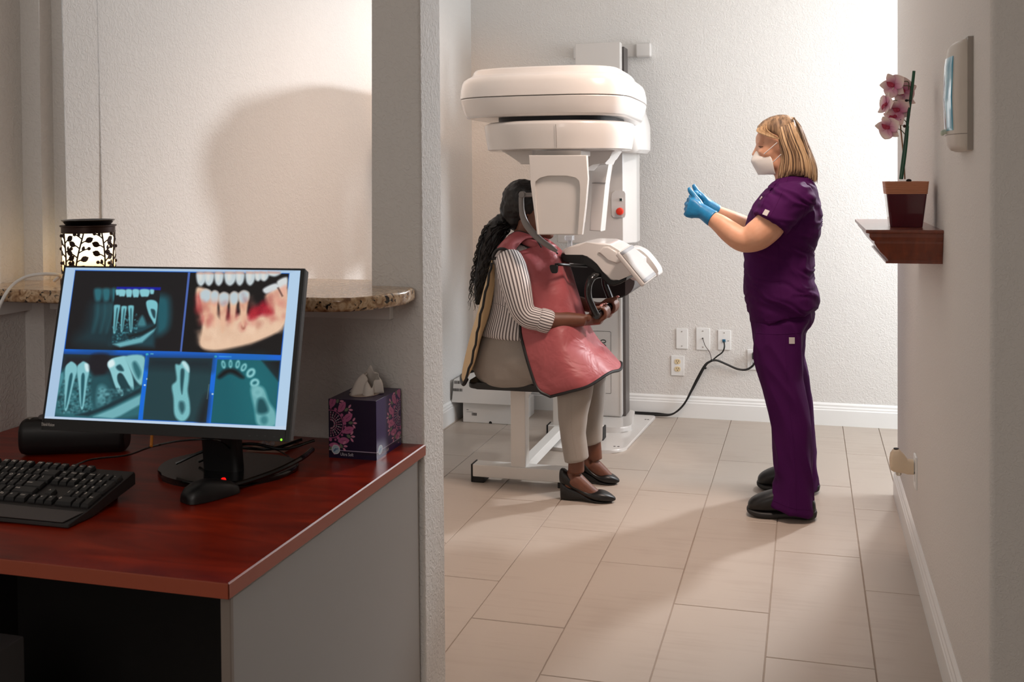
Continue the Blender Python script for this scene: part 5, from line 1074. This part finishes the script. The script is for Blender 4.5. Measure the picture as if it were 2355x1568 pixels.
bm = B(); tube(bm, [P(1757, 354, NY-.056), P(1770, 343, NY-.075), P(1787, 328, NY-.086)], .0023, 6); tube(bm, [P(1776, 374, NY-.058), P(1784, 367, NY-.07), P(1796, 355, NY-.084)], .0023, 6)
tube(bm, [P(1757, 354, NY+.056), P(1787, 328, NY+.086)], .0023, 6); obj('mask_strap', bm, STRAP, nm)
# hair
def hair_mat(name, c0, c1, sc_):
    return mat(name, c0, .5, spec=.25, var=(c1, sc_, 3, .16), bump=((sc_[0]*1.5, sc_[1]*1.5, sc_[2]), .35, .002, 2))
HB = hair_mat('hair_blonde', (86, 66, 50), (176, 144, 112), (95, 60, 7)); HB2 = hair_mat('hair_light', (178, 144, 106), (214, 182, 142), (120, 90, 10)); HB3 = hair_mat('hair_brown', (74, 56, 42), (124, 96, 70), (120, 90, 10)); HB4 = hair_mat('hair_mid', (124, 98, 74), (172, 138, 104), (120, 90, 10))
bm = B()
H = [((1788, 264), (1812, 264), .030), ((1770, 269), (1824, 271), .055), ((1754, 278), (1834, 281), .072), ((1741, 291), (1842, 294), .080), ((1741, 300), (1846, 304), .082), ((1760, 308), (1850, 312), .084), ((1779, 318), (1854, 324), .085), ((1786, 335), (1862, 342), .085), ((1794, 360), (1871, 362), .086), ((1795, 382), (1878, 384), .088), ((1794, 396), (1880, 400), .088), ((1800, 404), (1874, 408), .075)]
loft(bm, [sil(f, b, NY, wd, 32, 2.2) for f, b, wd in H]); nh = obj('hair', None, HB, nu, me=fuse(bm, .005, 4))
rr = random.Random(11); locks = [B(), B(), B()]
for k in range(260):
    t = rr.random(); s = -1 if k < 200 else 1; bmk = locks[0 if rr.random() < .42 else 1 if rr.random() < .5 else 2]
    x1 = 1778+50*t; x2 = 1786+64*t; x3 = 1797+72*t; xe = 1789+89*t+rr.uniform(-3, 3); ye = (414-16*math.sin(PI*min(1, t*1.1))*(t < .9)) if t < .75 else 404+16*(t-.75)/.25
    wv = math.sqrt(max(0, 1-(2*t-.95)**4*.9)); o = .086*wv+rr.uniform(.000, .006)
    pts = [P(x1, 266+4*t*t+rr.uniform(0, 3), NY+s*.022), P(x1+3+4*t, 286+4*t, NY+s*o*.80), P(x2, 318+3*t, NY+s*o*1.0), P(x3, 358, NY+s*(o+.003)), P((x3+xe)/2+4*t, 388, NY+s*(o+.004)), P(xe, ye+rr.uniform(-4, 4), NY+s*(o*.95))]
    tube(bmk, spline(pts, 4), [.0016, .0036, .0040, .0040, .0036, .0008], 6, flat=.6, ref=(1, 0, 0))
for k in range(60):   # locks swept back from the forehead
    t = rr.random(); s = -1 if k < 48 else 1; bmk = locks[0 if rr.random() < .6 else 2]
    pts = [P(1776-34*t, 268+26*t, NY+s*.02), P(1766-26*t, 281+20*t, NY+s*.055), P(1764-16*t, 297+9*t, NY+s*.076), P(1778-6*t, 309+6*t, NY+s*.085), P(1792, 317+3*t, NY+s*.087)]
    tube(bmk, spline(pts, 4), [.001, .0030, .0034, .0032, .0016], 6, flat=.5, ref=(0, 0, 1))
for k in range(40):   # back of the head
    v = rr.uniform(-1, 1); o = .075*v; bmk = locks[int(rr.random()*3)]; e = math.sqrt(1-.75*v*v)
    pts = [P(1826, 270, NY+o*.4), P(1832+12*e, 294, NY+o), P(1838+19*e, 326, NY+o*1.05), P(1846+25*e, 362, NY+o*1.1), P(1846+33*e, 390, NY+o*1.1), P(1844+34*e+rr.uniform(-4, 2), 412+rr.uniform(-6, 8), NY+o)]
    tube(bmk, spline(pts, 4), [.002, .0055, .0055, .0055, .005, .0012], 6, flat=.55, ref=(0, 1, 0))
for b_, m_ in zip(locks, (HB2, HB3, HB4)): obj('hair_lock', b_, m_, nh, kind='stuff')
# ---------------------------------------------------------------- seated patient
SK2 = skin('skin_brown', (98, 58, 42), (112, 68, 48))
TRS = mat('trouser_grey', (150, 142, 134), .8, spec=.2, var=((158, 150, 142), 400, 2, .3), sheen=.15)
PAPR = mat('apron_pink', (166, 84, 88), .46, spec=.35, bump=(9, .45, .03, 3)); BIND = mat('binding_black', (12, 11, 12), .5); LINE = mat('lining_beige', (206, 178, 136), .75)
NAIL = mat('nail_pink', (216, 150, 140), .3)
def stripe_mat():
    m = mat('blouse_striped', (225, 222, 222), .8); nt = m.node_tree; b = nt.nodes['Principled BSDF']; uvn = nt.nodes.new('ShaderNodeUVMap'); sp = nt.nodes.new('ShaderNodeSeparateXYZ')
    nt.links.new(uvn.outputs[0], sp.inputs[0])
    ml_ = nt.nodes.new('ShaderNodeMath'); ml_.operation = 'MULTIPLY'; ml_.inputs[1].default_value = 92; nt.links.new(sp.outputs[0], ml_.inputs[0])
    fr = nt.nodes.new('ShaderNodeMath'); fr.operation = 'FRACT'; nt.links.new(ml_.outputs[0], fr.inputs[0])
    cr = nt.nodes.new('ShaderNodeValToRGB'); e = cr.color_ramp.elements; e[0].position = .0; e[0].color = (*lin((100, 92, 92)), 1); e[1].position = .45; e[1].color = (*lin((222, 216, 214)), 1)
    x = e.new(.34); x.color = (*lin((100, 92, 92)), 1); x = e.new(.9); x.color = (*lin((222, 216, 214)), 1); x = e.new(.99); x.color = (*lin((100, 92, 92)), 1)
    nt.links.new(fr.outputs[0], cr.inputs[0]); nt.links.new(cr.outputs[0], b.inputs['Base Color']); return m
BLS = stripe_mat()
QY = 4.62
pt = thing('person', 'seated person with long dark ponytail, striped blouse and pink lead apron, gripping the scanner bars', 'person', (-1.2, QY, 0))
def mir(p): return Vector((p.x, 2*QY-p.y, p.z))
bm = B()
ball(bm, P(1208, 466, QY), .094, .076, .098, 20); ball(bm, P(1236, 500, QY), .055, .058, .085, 16); ball(bm, P(1243, 528, QY), .048, .045, .040, 14)
tube(bm, [P(1264, 478, QY), P(1271, 497, QY), P(1278, 509, QY)], [.010, .013, .015], 10); ball(bm, P(1262, 540, QY), .024, .028, .02, 10); ball(bm, P(1270, 524, QY), .016, .024, .012, 10)
for s in (-1, 1): ball(bm, P(1252, 500, QY+s*.03), .026, .024, .022, 10); ball(bm, P(1201, 492, QY+s*.078), .016, .010, .028, 10)
tube(bm, [P(1214, 510, QY), P(1206, 545, QY), P(1196, 585, QY)], [.056, .052, .062], 16)
loft(bm, [sil((f, y), (b, y), QY, wd) for y, b, f, wd in ((585, 1165, 1235, .12), (620, 1150, 1262, .15), (680, 1142, 1272, .15), (740, 1132, 1275, .15), (800, 1120, 1270, .15))])
XB0, XB1 = P(1373, 725, 4.53), P(1409, 700, 4.80)
def bar_at(Y): t = (Y-XB0.y)/(XB1.y-XB0.y); return XB0+(XB1-XB0)*t
def hand(Y0, wr, thumb_up):
    """fingers wrapped from below around the crossbar, index finger at Y0 side away from the thumb"""
    for i, (r, ln) in enumerate(((.0098, 1.0), (.0102, 1.06), (.0100, 1.02), (.0086, .9))):
        c = bar_at(Y0+.0215*i); R_ = .0265
        an = [-128, -95, -55, -15, 22, 55*ln, 84*ln]
        tube(bm, [c+Vector((R_*math.cos(math.radians(a)), 0, R_*math.sin(math.radians(a)))) for a in an], [r*1.1, r*1.12, r*1.05, r, r*.98, r*.9, r*.7], 10)
        q = c+Vector((R_*math.cos(math.radians(-42)), 0, R_*math.sin(math.radians(-42)))); ball(bm, q, r*1.12, r*1.05, r*1.12, 8)
    c = bar_at(Y0+.032)
    pts = [wr, wr.lerp(c+Vector((-.030, 0, -.030)), .55), c+Vector((-.024, 0, -.034)), c+Vector((.004, 0, -.038))]
    L_ = []
    for p, h, wd in zip(pts, (.027, .028, .024, .016), (.029, .036, .042, .042)): L_.append(ring(p, Vector((.3*h, 0, h)), Vector((0, wd, 0)), 18, 2.5))
    loft(bm, L_)
wr_n = P(1344, 736, 4.52); wr_f = P(1364, 706, 4.775)
tube(bm, spline([P(1172, 596, 4.46), P(1184, 650, 4.43), P(1198, 705, 4.42), P(1216, 733, 4.42), P(1262, 737, 4.44), P(1305, 736, 4.485), wr_n], 4), [.055, .050, .046, .045, .041, .036, .027], 16)
tube(bm, spline([P(1190, 600, 4.78), P(1215, 660, 4.82), P(1265, 695, 4.84), P(1325, 697, 4.81), wr_f], 4), [.055, .050, .044, .036, .027], 16)
hand(4.575, wr_n, False); hand(4.735, wr_f, True)
c = bar_at(4.555); tube(bm, [wr_n+Vector((.015, -.012, .010)), c+Vector((-.034, .004, -.012)), c+Vector((-.030, .004, .010)), c+Vector((-.012, .006, .027)), c+Vector((.010, .010, .030))], [.016, .0145, .012, .0105, .008], 10)
c = bar_at(4.735); tube(bm, [wr_f+Vector((.012, -.014, .010)), c+Vector((-.030, -.008, .010)), c+Vector((-.008, -.010, .030)), c+Vector((.016, -.010, .034)), c+Vector((.040, -.008, .046))], [.016, .0145, .0125, .011, .008], 10)
# legs and feet
for s, Ya, pts, rr_ in ((0, 4.44, ((1160, 825, 4.53), (1270, 830, 4.49), (1345, 850, 4.46), (1330, 900, 4.45), (1320, 970, 4.445), (1325, 1040, 4.44), (1325, 1085, 4.44)), [.055, .05, .040, .042, .040, .034, .036]), (1, 4.71, ((1170, 820, 4.71), (1290, 825, 4.72), (1356, 858, 4.72), (1360, 890, 4.72), (1360, 960, 4.715), (1366, 1020, 4.71), (1368, 1055, 4.71)), [.055, .05, .040, .040, .038, .033, .034])):
    tube(bm, spline([P(*q) for q in pts], 4), rr_, 16)
ball(bm, P(1311, 1104, 4.44), .034, .031, .042, 12); ball(bm, P(1350, 1068, 4.71), .030, .029, .040, 12)
tube(bm, spline([P(1318, 1100, 4.44), P(1326, 1106, 4.44), P(1345, 1122, 4.44), P(1366, 1138, 4.44), P(1392, 1152, 4.44)], 4), [.036, .038, .034, .030, .014], 14)
tube(bm, spline([P(1360, 1066, 4.71), P(1370, 1074, 4.71), P(1384, 1086, 4.71), P(1398, 1099, 4.71), P(1412, 1110, 4.71)], 4), [.034, .035, .031, .028, .014], 14)
obj('body', None, SK2, pt, me=fuse(bm, .0048, 4))
for Y0 in (4.575, 4.735):
    for i, ln in enumerate((1.0, 1.06, 1.02, .9)):
        bm = B(); c = bar_at(Y0+.0215*i); a = math.radians(80*ln); q = c+Vector((.0345*math.cos(a), 0, .0345*math.sin(a))); ball(bm, q, .0075, .0065, .0035, 8); obj('fingernail', bm, NAIL, pt)
bm = B(); c = bar_at(4.735); ball(bm, c+Vector((.043, -.012, .050)), .008, .006, .005, 8); obj('fingernail', bm, NAIL, pt)
def fewer(bm, k):
    uv = bm.loops.layers.uv.verify()
    for f in bm.faces:
        for lp in f.loops: lp[uv].uv.x *= k
# blouse with stripes running down body and sleeves
bm = B()
loft(bm, spl if False else [sil((f, y), (b, y2), QY, wd, 40, 2.3) for y, b, y2, f, wd in ((556, 1172, 552, 1222, .085), (572, 1150, 572, 1240, .14), (592, 1141, 592, 1254, .172), (620, 1136, 620, 1268, .178), (655, 1133, 655, 1276, .176), (690, 1127, 690, 1280, .172), (700, 1126, 698, 1280, .170), (730, 1117, 728, 1282, .178), (758, 1107, 752, 1284, .184), (775, 1107, 762, 1284, .184), (778, 1112, 765, 1280, .172))])
bl = obj('blouse', bm, BLS, pt, sub=1, angle=180)
bm = B(); tube(bm, spline([P(1168, 590, 4.475), P(1177, 618, 4.435), P(1186, 655, 4.415), P(1194, 690, 4.405), P(1201, 712, 4.405), P(1214, 727, 4.408), P(1232, 733, 4.413), P(1256, 738, 4.425)], 4), [.058, .068, .068, .061, .056, .052, .050, .047], 28); fewer(bm, .28); obj('sleeve', bm, BLS, bl, sub=1, angle=180)
bm = B(); tube(bm, [P(1238, 733, 4.414), P(1240, 733.5, 4.415), P(1254, 738, 4.424), P(1266, 741, 4.432), P(1267, 741.5, 4.433)], [.044, .053, .0535, .0525, .044], 28); fewer(bm, .28); obj('cuff', bm, BLS, bl, sub=1, angle=180)
bm = B(); tube(bm, spline([P(1190, 595, 4.765), P(1212, 650, 4.825), P(1262, 690, 4.845), P(1300, 692, 4.83), P(1328, 694, 4.81)], 4), [.06, .06, .055, .046, .043], 24); fewer(bm, .28); obj('sleeve', bm, BLS, bl, sub=1, angle=180)
bvb = bvh_of(bl); bm = B(); seam(bm, bvb, [(1130, 697), (1142, 698), (1160, 705)], .0016); obj('waist_seam', bm, MATS['mask_line'], bl)
# trousers
def fold_p(v): return .8*mnoise.noise(Vector((v.x*9, v.y*9, v.z*6+2)))+.3*mnoise.noise(Vector((v.x*24, v.y*20, v.z*12)))
bm = B()
loft(bm, [sil((f, y), (b, y), QY, wd, 28, 2.4) for y, b, f, wd in ((764, 1112, 1278, .168), (785, 1102, 1284, .178), (810, 1094, 1290, .186), (835, 1092, 1290, .188), (856, 1100, 1285, .184), (870, 1114, 1270, .172), (878, 1132, 1250, .15))])
for pts, rr_ in ((((1150, 824, 4.535), (1215, 830, 4.505), (1290, 835, 4.48), (1335, 846, 4.465)), [.094, .090, .076, .058]), (((1160, 820, 4.70), (1240, 822, 4.725), (1330, 832, 4.73), (1374, 846, 4.725)), [.092, .086, .070, .054])):
    tube(bm, spline([P(*q) for q in pts], 4), rr_, 20)
ball(bm, P(1330, 856, 4.465), .060, .056, .060); ball(bm, P(1362, 856, 4.725), .056, .056, .058)
loft(bm, [sil((f, yf), (b, yb), Y, wd, 24, 2.2) for b, yb, f, yf, Y, wd in ((1290, 872, 1366, 868, 4.46, .060), (1282, 905, 1363, 903, 4.455, .070), (1284, 958, 1351, 957, 4.45, .062), (1289, 1000, 1347, 997, 4.445, .057), (1299, 1056, 1353, 1048, 4.44, .056), (1300, 1061, 1354, 1053, 4.44, .055))])
loft(bm, [sil((f, yf), (b, yb), Y, wd, 24, 2.2) for b, yb, f, yf, Y, wd in ((1328, 872, 1394, 866, 4.725, .058), (1328, 905, 1393, 900, 4.72, .062), (1332, 953, 1387, 952, 4.715, .057), (1333, 990, 1386, 988, 4.71, .056), (1334, 1020, 1386, 1010, 4.71, .056), (1335, 1024, 1386, 1014, 4.71, .054))])
ptr = obj('trousers', None, TRS, pt, me=fuse(bm, .0055, 4, (.005, fold_p)))
bvt = bvh_of(ptr); bm = B(); seam(bm, bvt, [(1313, 915), (1314, 960), (1318, 1010), (1326, 1052)], .0009); obj('seam', bm, TRS, ptr)
# shoes: pumps on wedge heels
def pump(xh, xt, Y, tilt=0):
    x0_, x1_ = P(xh, 1110, Y).x, P(xt, 1110, Y).x; L_ = x1_-x0_; bm = B(); R_ = []
    for t, z0, z1, wd in ((0, .078, .118, .012), (.015, .070, .132, .022), (.07, .062, .138, .030), (.2, .054, .110, .032), (.34, .040, .074, .033), (.48, .026, .048, .035), (.60, .012, .042, .040), (.70, .006, .050, .043), (.80, .004, .047, .040), (.90, .005, .037, .028), (.97, .008, .027, .014), (1, .012, .020, .005)):
        R_.append(ring(Vector((x0_+t*L_, Y, (z0+z1)/2)), Vector((0, wd, 0)), Vector((0, 0, (z1-z0)/2)), 20, 2.6))
    loft(bm, R_); s = obj('shoe', bm, SHOE, pt, sub=1)
    bm = B(); R_ = []
    for t, z0, z1, wd in ((.015, .0, .088, .018), (.05, 0, .080, .026), (.16, 0, .060, .028), (.24, .0, .054, .028), (.34, .006, .046, .028), (.46, .006, .032, .030), (.56, .001, .018, .034), (.70, 0, .010, .038), (.86, 0, .008, .030), (.95, .003, .010, .014)):
        R_.append(ring(Vector((x0_+t*L_, Y, (z0+z1)/2)), Vector((0, wd, 0)), Vector((0, 0, (z1-z0)/2)), 20, 4))
    loft(bm, R_); obj('wedge_heel', bm, SHOE, s, sub=1)
pump(1287, 1416, 4.44); pump(1322, 1425, 4.71)
# lead apron
def P3(q): return P(*q)
ST = [((1176, 584, 4.475), (1222, 568, 4.53), (1252, 560, QY)), ((1199, 608, 4.44), (1250, 600, 4.49), (1287, 592, QY)), ((1214, 645, 4.435), (1268, 640, 4.475), (1301, 636, QY)), ((1209, 700, 4.435), (1280, 694, 4.46), (1319, 690, QY)), ((1196, 750, 4.425), (1288, 750, 4.435), (1341, 750, QY)), ((1205, 800, 4.405), (1300, 806, 4.395), (1367, 797, QY)), ((1221, 856, 4.385), (1318, 848, 4.368), (1394, 815, QY)), ((1238, 896, 4.372), (1340, 876, 4.36), (1418, 838, QY)), ((1266, 912, 4.372), (1352, 888, 4.362), (1427, 849, QY))]
def cloth_grid(rows, ku=4, kv=5):
    rr_ = [spline(r, kv) for r in rows]; out = []
    for j in range(len(rr_[0])): out.append(spline([r[j] for r in rr_], ku))
    return [list(x) for x in zip(*out)]
rows = []
for e_, n_, r_ in ST:
    e_, n_, r_ = P3(e_), P3(n_), P3(r_); rows.append([e_, (e_+n_)/2+Vector((.0, -.012, .0)), n_, (n_+r_)/2+Vector((.022, -.018, .022)), r_, mir((n_+r_)/2)+Vector((.022, .018, .022)), mir(n_), mir((e_+n_)/2), mir(e_)])
g = cloth_grid(rows)
for i, row in enumerate(g):
    for j, p in enumerate(row):
        t = i/len(g); a = mnoise.noise(p*11+Vector((3, 1, 7)))*.007+mnoise.noise(Vector((p.x*26, p.y*22, p.z*14)))*.0035
        row[j] = p+Vector((.4, -.6 if p.y < QY else .6, .5))*a*(.4+.6*math.sin(PI*j/(len(row)-1)))
bm = B(); loft(bm, g, closed=False); ap = obj('lead_apron', bm, PAPR, pt, sub=1, angle=180); sm_ = ap.modifiers.new('th', 'SOLIDIFY'); sm_.thickness = .005; sm_.offset = -1
bm = B(); e1 = [r[0] for r in g]; hem = g[-1]; tube(bm, e1+hem[1:], .0068, 8); tube(bm, [r[-1] for r in g], .0068, 8); obj('binding', bm, BIND, ap)
SH = [[(1240, 550, 4.565), (1206, 553, 4.525), (1178, 586, 4.45)], [(1212, 540, 4.553), (1186, 549, 4.50), (1160, 575, 4.438)], [(1190, 535, 4.553), (1166, 551, 4.50), (1143, 577, 4.445)], [(1170, 545, 4.56), (1148, 568, 4.51), (1131, 597, 4.46)]]
for s in (0, 1):
    rows = [[(mir(P3(q)) if s else P3(q))+Vector((0, 0, .004)) for q in r] for r in SH]; g2 = cloth_grid(rows, 4, 4)
    bm = B(); loft(bm, g2, closed=False); so = obj('shoulder_strap', bm, PAPR, ap, sub=1, angle=180); so.modifiers.new('th', 'SOLIDIFY').thickness = .004
    bm = B(); tube(bm, [r[-1] for r in g2]+([p for p in e1[1:10]] if not s else []), .0068, 8); tube(bm, [r[0] for r in g2], .0055, 8); obj('binding', bm, BIND, ap)
# folded thyroid collar
bm = B(); cc = P(1226, 556, QY); pts = []
for i in range(29):
    a = 2*PI*i/28; pts.append(cc+Vector((.088*math.cos(a)+.012, .078*math.sin(a), -.030*math.cos(a)-.004*math.sin(3*a))))
tube(bm, pts, .020, 12, flat=.62, ref=(0, 0, 1)); obj('thyroid_collar', bm, PAPR, ap, angle=180)
bm = B(); tube(bm, [p+Vector((.010*math.cos(2*PI*i/28), .010*math.sin(2*PI*i/28), -.020)) for i, p in enumerate(pts)], .0045, 6); tube(bm, [P(1226, 540, 4.535), P(1238, 557, 4.525), P(1252, 580, 4.54), P(1264, 594, 4.56)], .0042, 6); obj('binding', bm, BIND, ap)
# back flap of the apron, lined in beige
BF = [((1140, 612, 4.50), (1131, 604, 4.455), (1131, 598, 4.52), (1133, 598, QY)), ((1138, 655, 4.475), (1121, 655, 4.43), (1115, 658, 4.52), (1118, 650, QY)), ((1126, 719, 4.465), (1106, 722, 4.42), (1098, 720, 4.52), (1102, 715, QY)), ((1107, 776, 4.455), (1096, 778, 4.41), (1081, 776, 4.52), (1086, 770, QY)), ((1092, 834, 4.45), (1084, 834, 4.405), (1066, 838, 4.52), (1072, 830, QY)), ((1074, 872, 4.45), (1066, 884, 4.41), (1061, 872, 4.50), (1066, 860, QY))]
rows = [[P3(q) for q in r]+[mir(P3(r[2])), mir(P3(r[1]))] for r in BF]; g3 = cloth_grid(rows, 4, 4)
bm = B(); loft(bm, g3, closed=False); bf = obj('apron_back', bm, LINE, ap, sub=1, angle=180); bf.modifiers.new('th', 'SOLIDIFY').thickness = .004
bm = B(); L_ = []
for i, r in enumerate(g3): L_.append(r[4]+Vector((.003*math.sin(i*2.1), -.003, 0)))
tube(bm, L_, .0058, 8); tube(bm, [g3[-1][j] for j in range(len(g3[-1]))], .008, 8); obj('binding', bm, BIND, ap)
# hair: smooth cap and long curly ponytail
HRB = mat('hair_black', (13, 10, 10), .42, spec=.4, bump=((140, 140, 30), .5, .003, 2))
bm = B(); ball(bm, P(1204, 462, QY), .102, .086, .100, 24); ball(bm, P(1180, 482, QY), .060, .072, .075, 16); ball(bm, P(1168, 498, QY), .035, .045, .05, 12); ball(bm, P(1187, 505, QY), .038, .06, .055, 12)
tube(bm, spline([P(1172, 500, QY), P(1160, 508, QY), P(1142, 528, QY-.01), P(1128, 566, QY-.015), P(1116, 615, QY-.02), P(1106, 660, QY-.02), P(1098, 700, QY-.02)], 5), [.032, .038, .050, .050, .042, .033, .012], 18)
def curl(v): return mnoise.noise(v*34)+.6*mnoise.noise(v*70)
hp = obj('hair', None, HRB, pt, me=fuse(bm, .005, 3, (.005, curl)))
bm = B(); rr = random.Random(4)
base = spline([P(1166, 503, QY), P(1146, 520, QY-.01), P(1128, 562, QY-.015), P(1116, 612, QY-.02), P(1106, 660, QY-.02), P(1096, 706, QY-.02)], 8)
for k in range(110):
    a = rr.uniform(0, 2*PI); q = math.sqrt(rr.random()); ph = rr.uniform(0, 6); st_ = rr.randint(0, 8); en = rr.randint(len(base)*6//10, len(base)); pp = []
    for i in range(st_, en):
        t = i/(len(base)-1); R_ = np.interp(t, [0, .2, .5, .8, 1], [.030, .056, .056, .048, .034])*q*1.06
        w_ = i*1.15+ph; pp.append(base[i]+Vector((R_*math.cos(a)+.006*math.sin(w_), R_*math.sin(a)+.006*math.cos(w_), .004*math.sin(w_*1.3)+(t > .95)*-.01)))
    if len(pp) > 4: tube(bm, spline(pp, 2), [.0022, .0028, .0026, .0022, .0006], 5)
obj('hair_lock', bm, HRB, hp, kind='stuff')
bm = B(); tube(bm, [P(1163, 497, QY)+Vector((0, .028*math.cos(a), .028*math.sin(a)))+Vector((.010*math.sin(a), 0, 0)) for a in [2*PI*i/16 for i in range(17)]], .006, 8); obj('hair_tie', bm, BIND, hp)
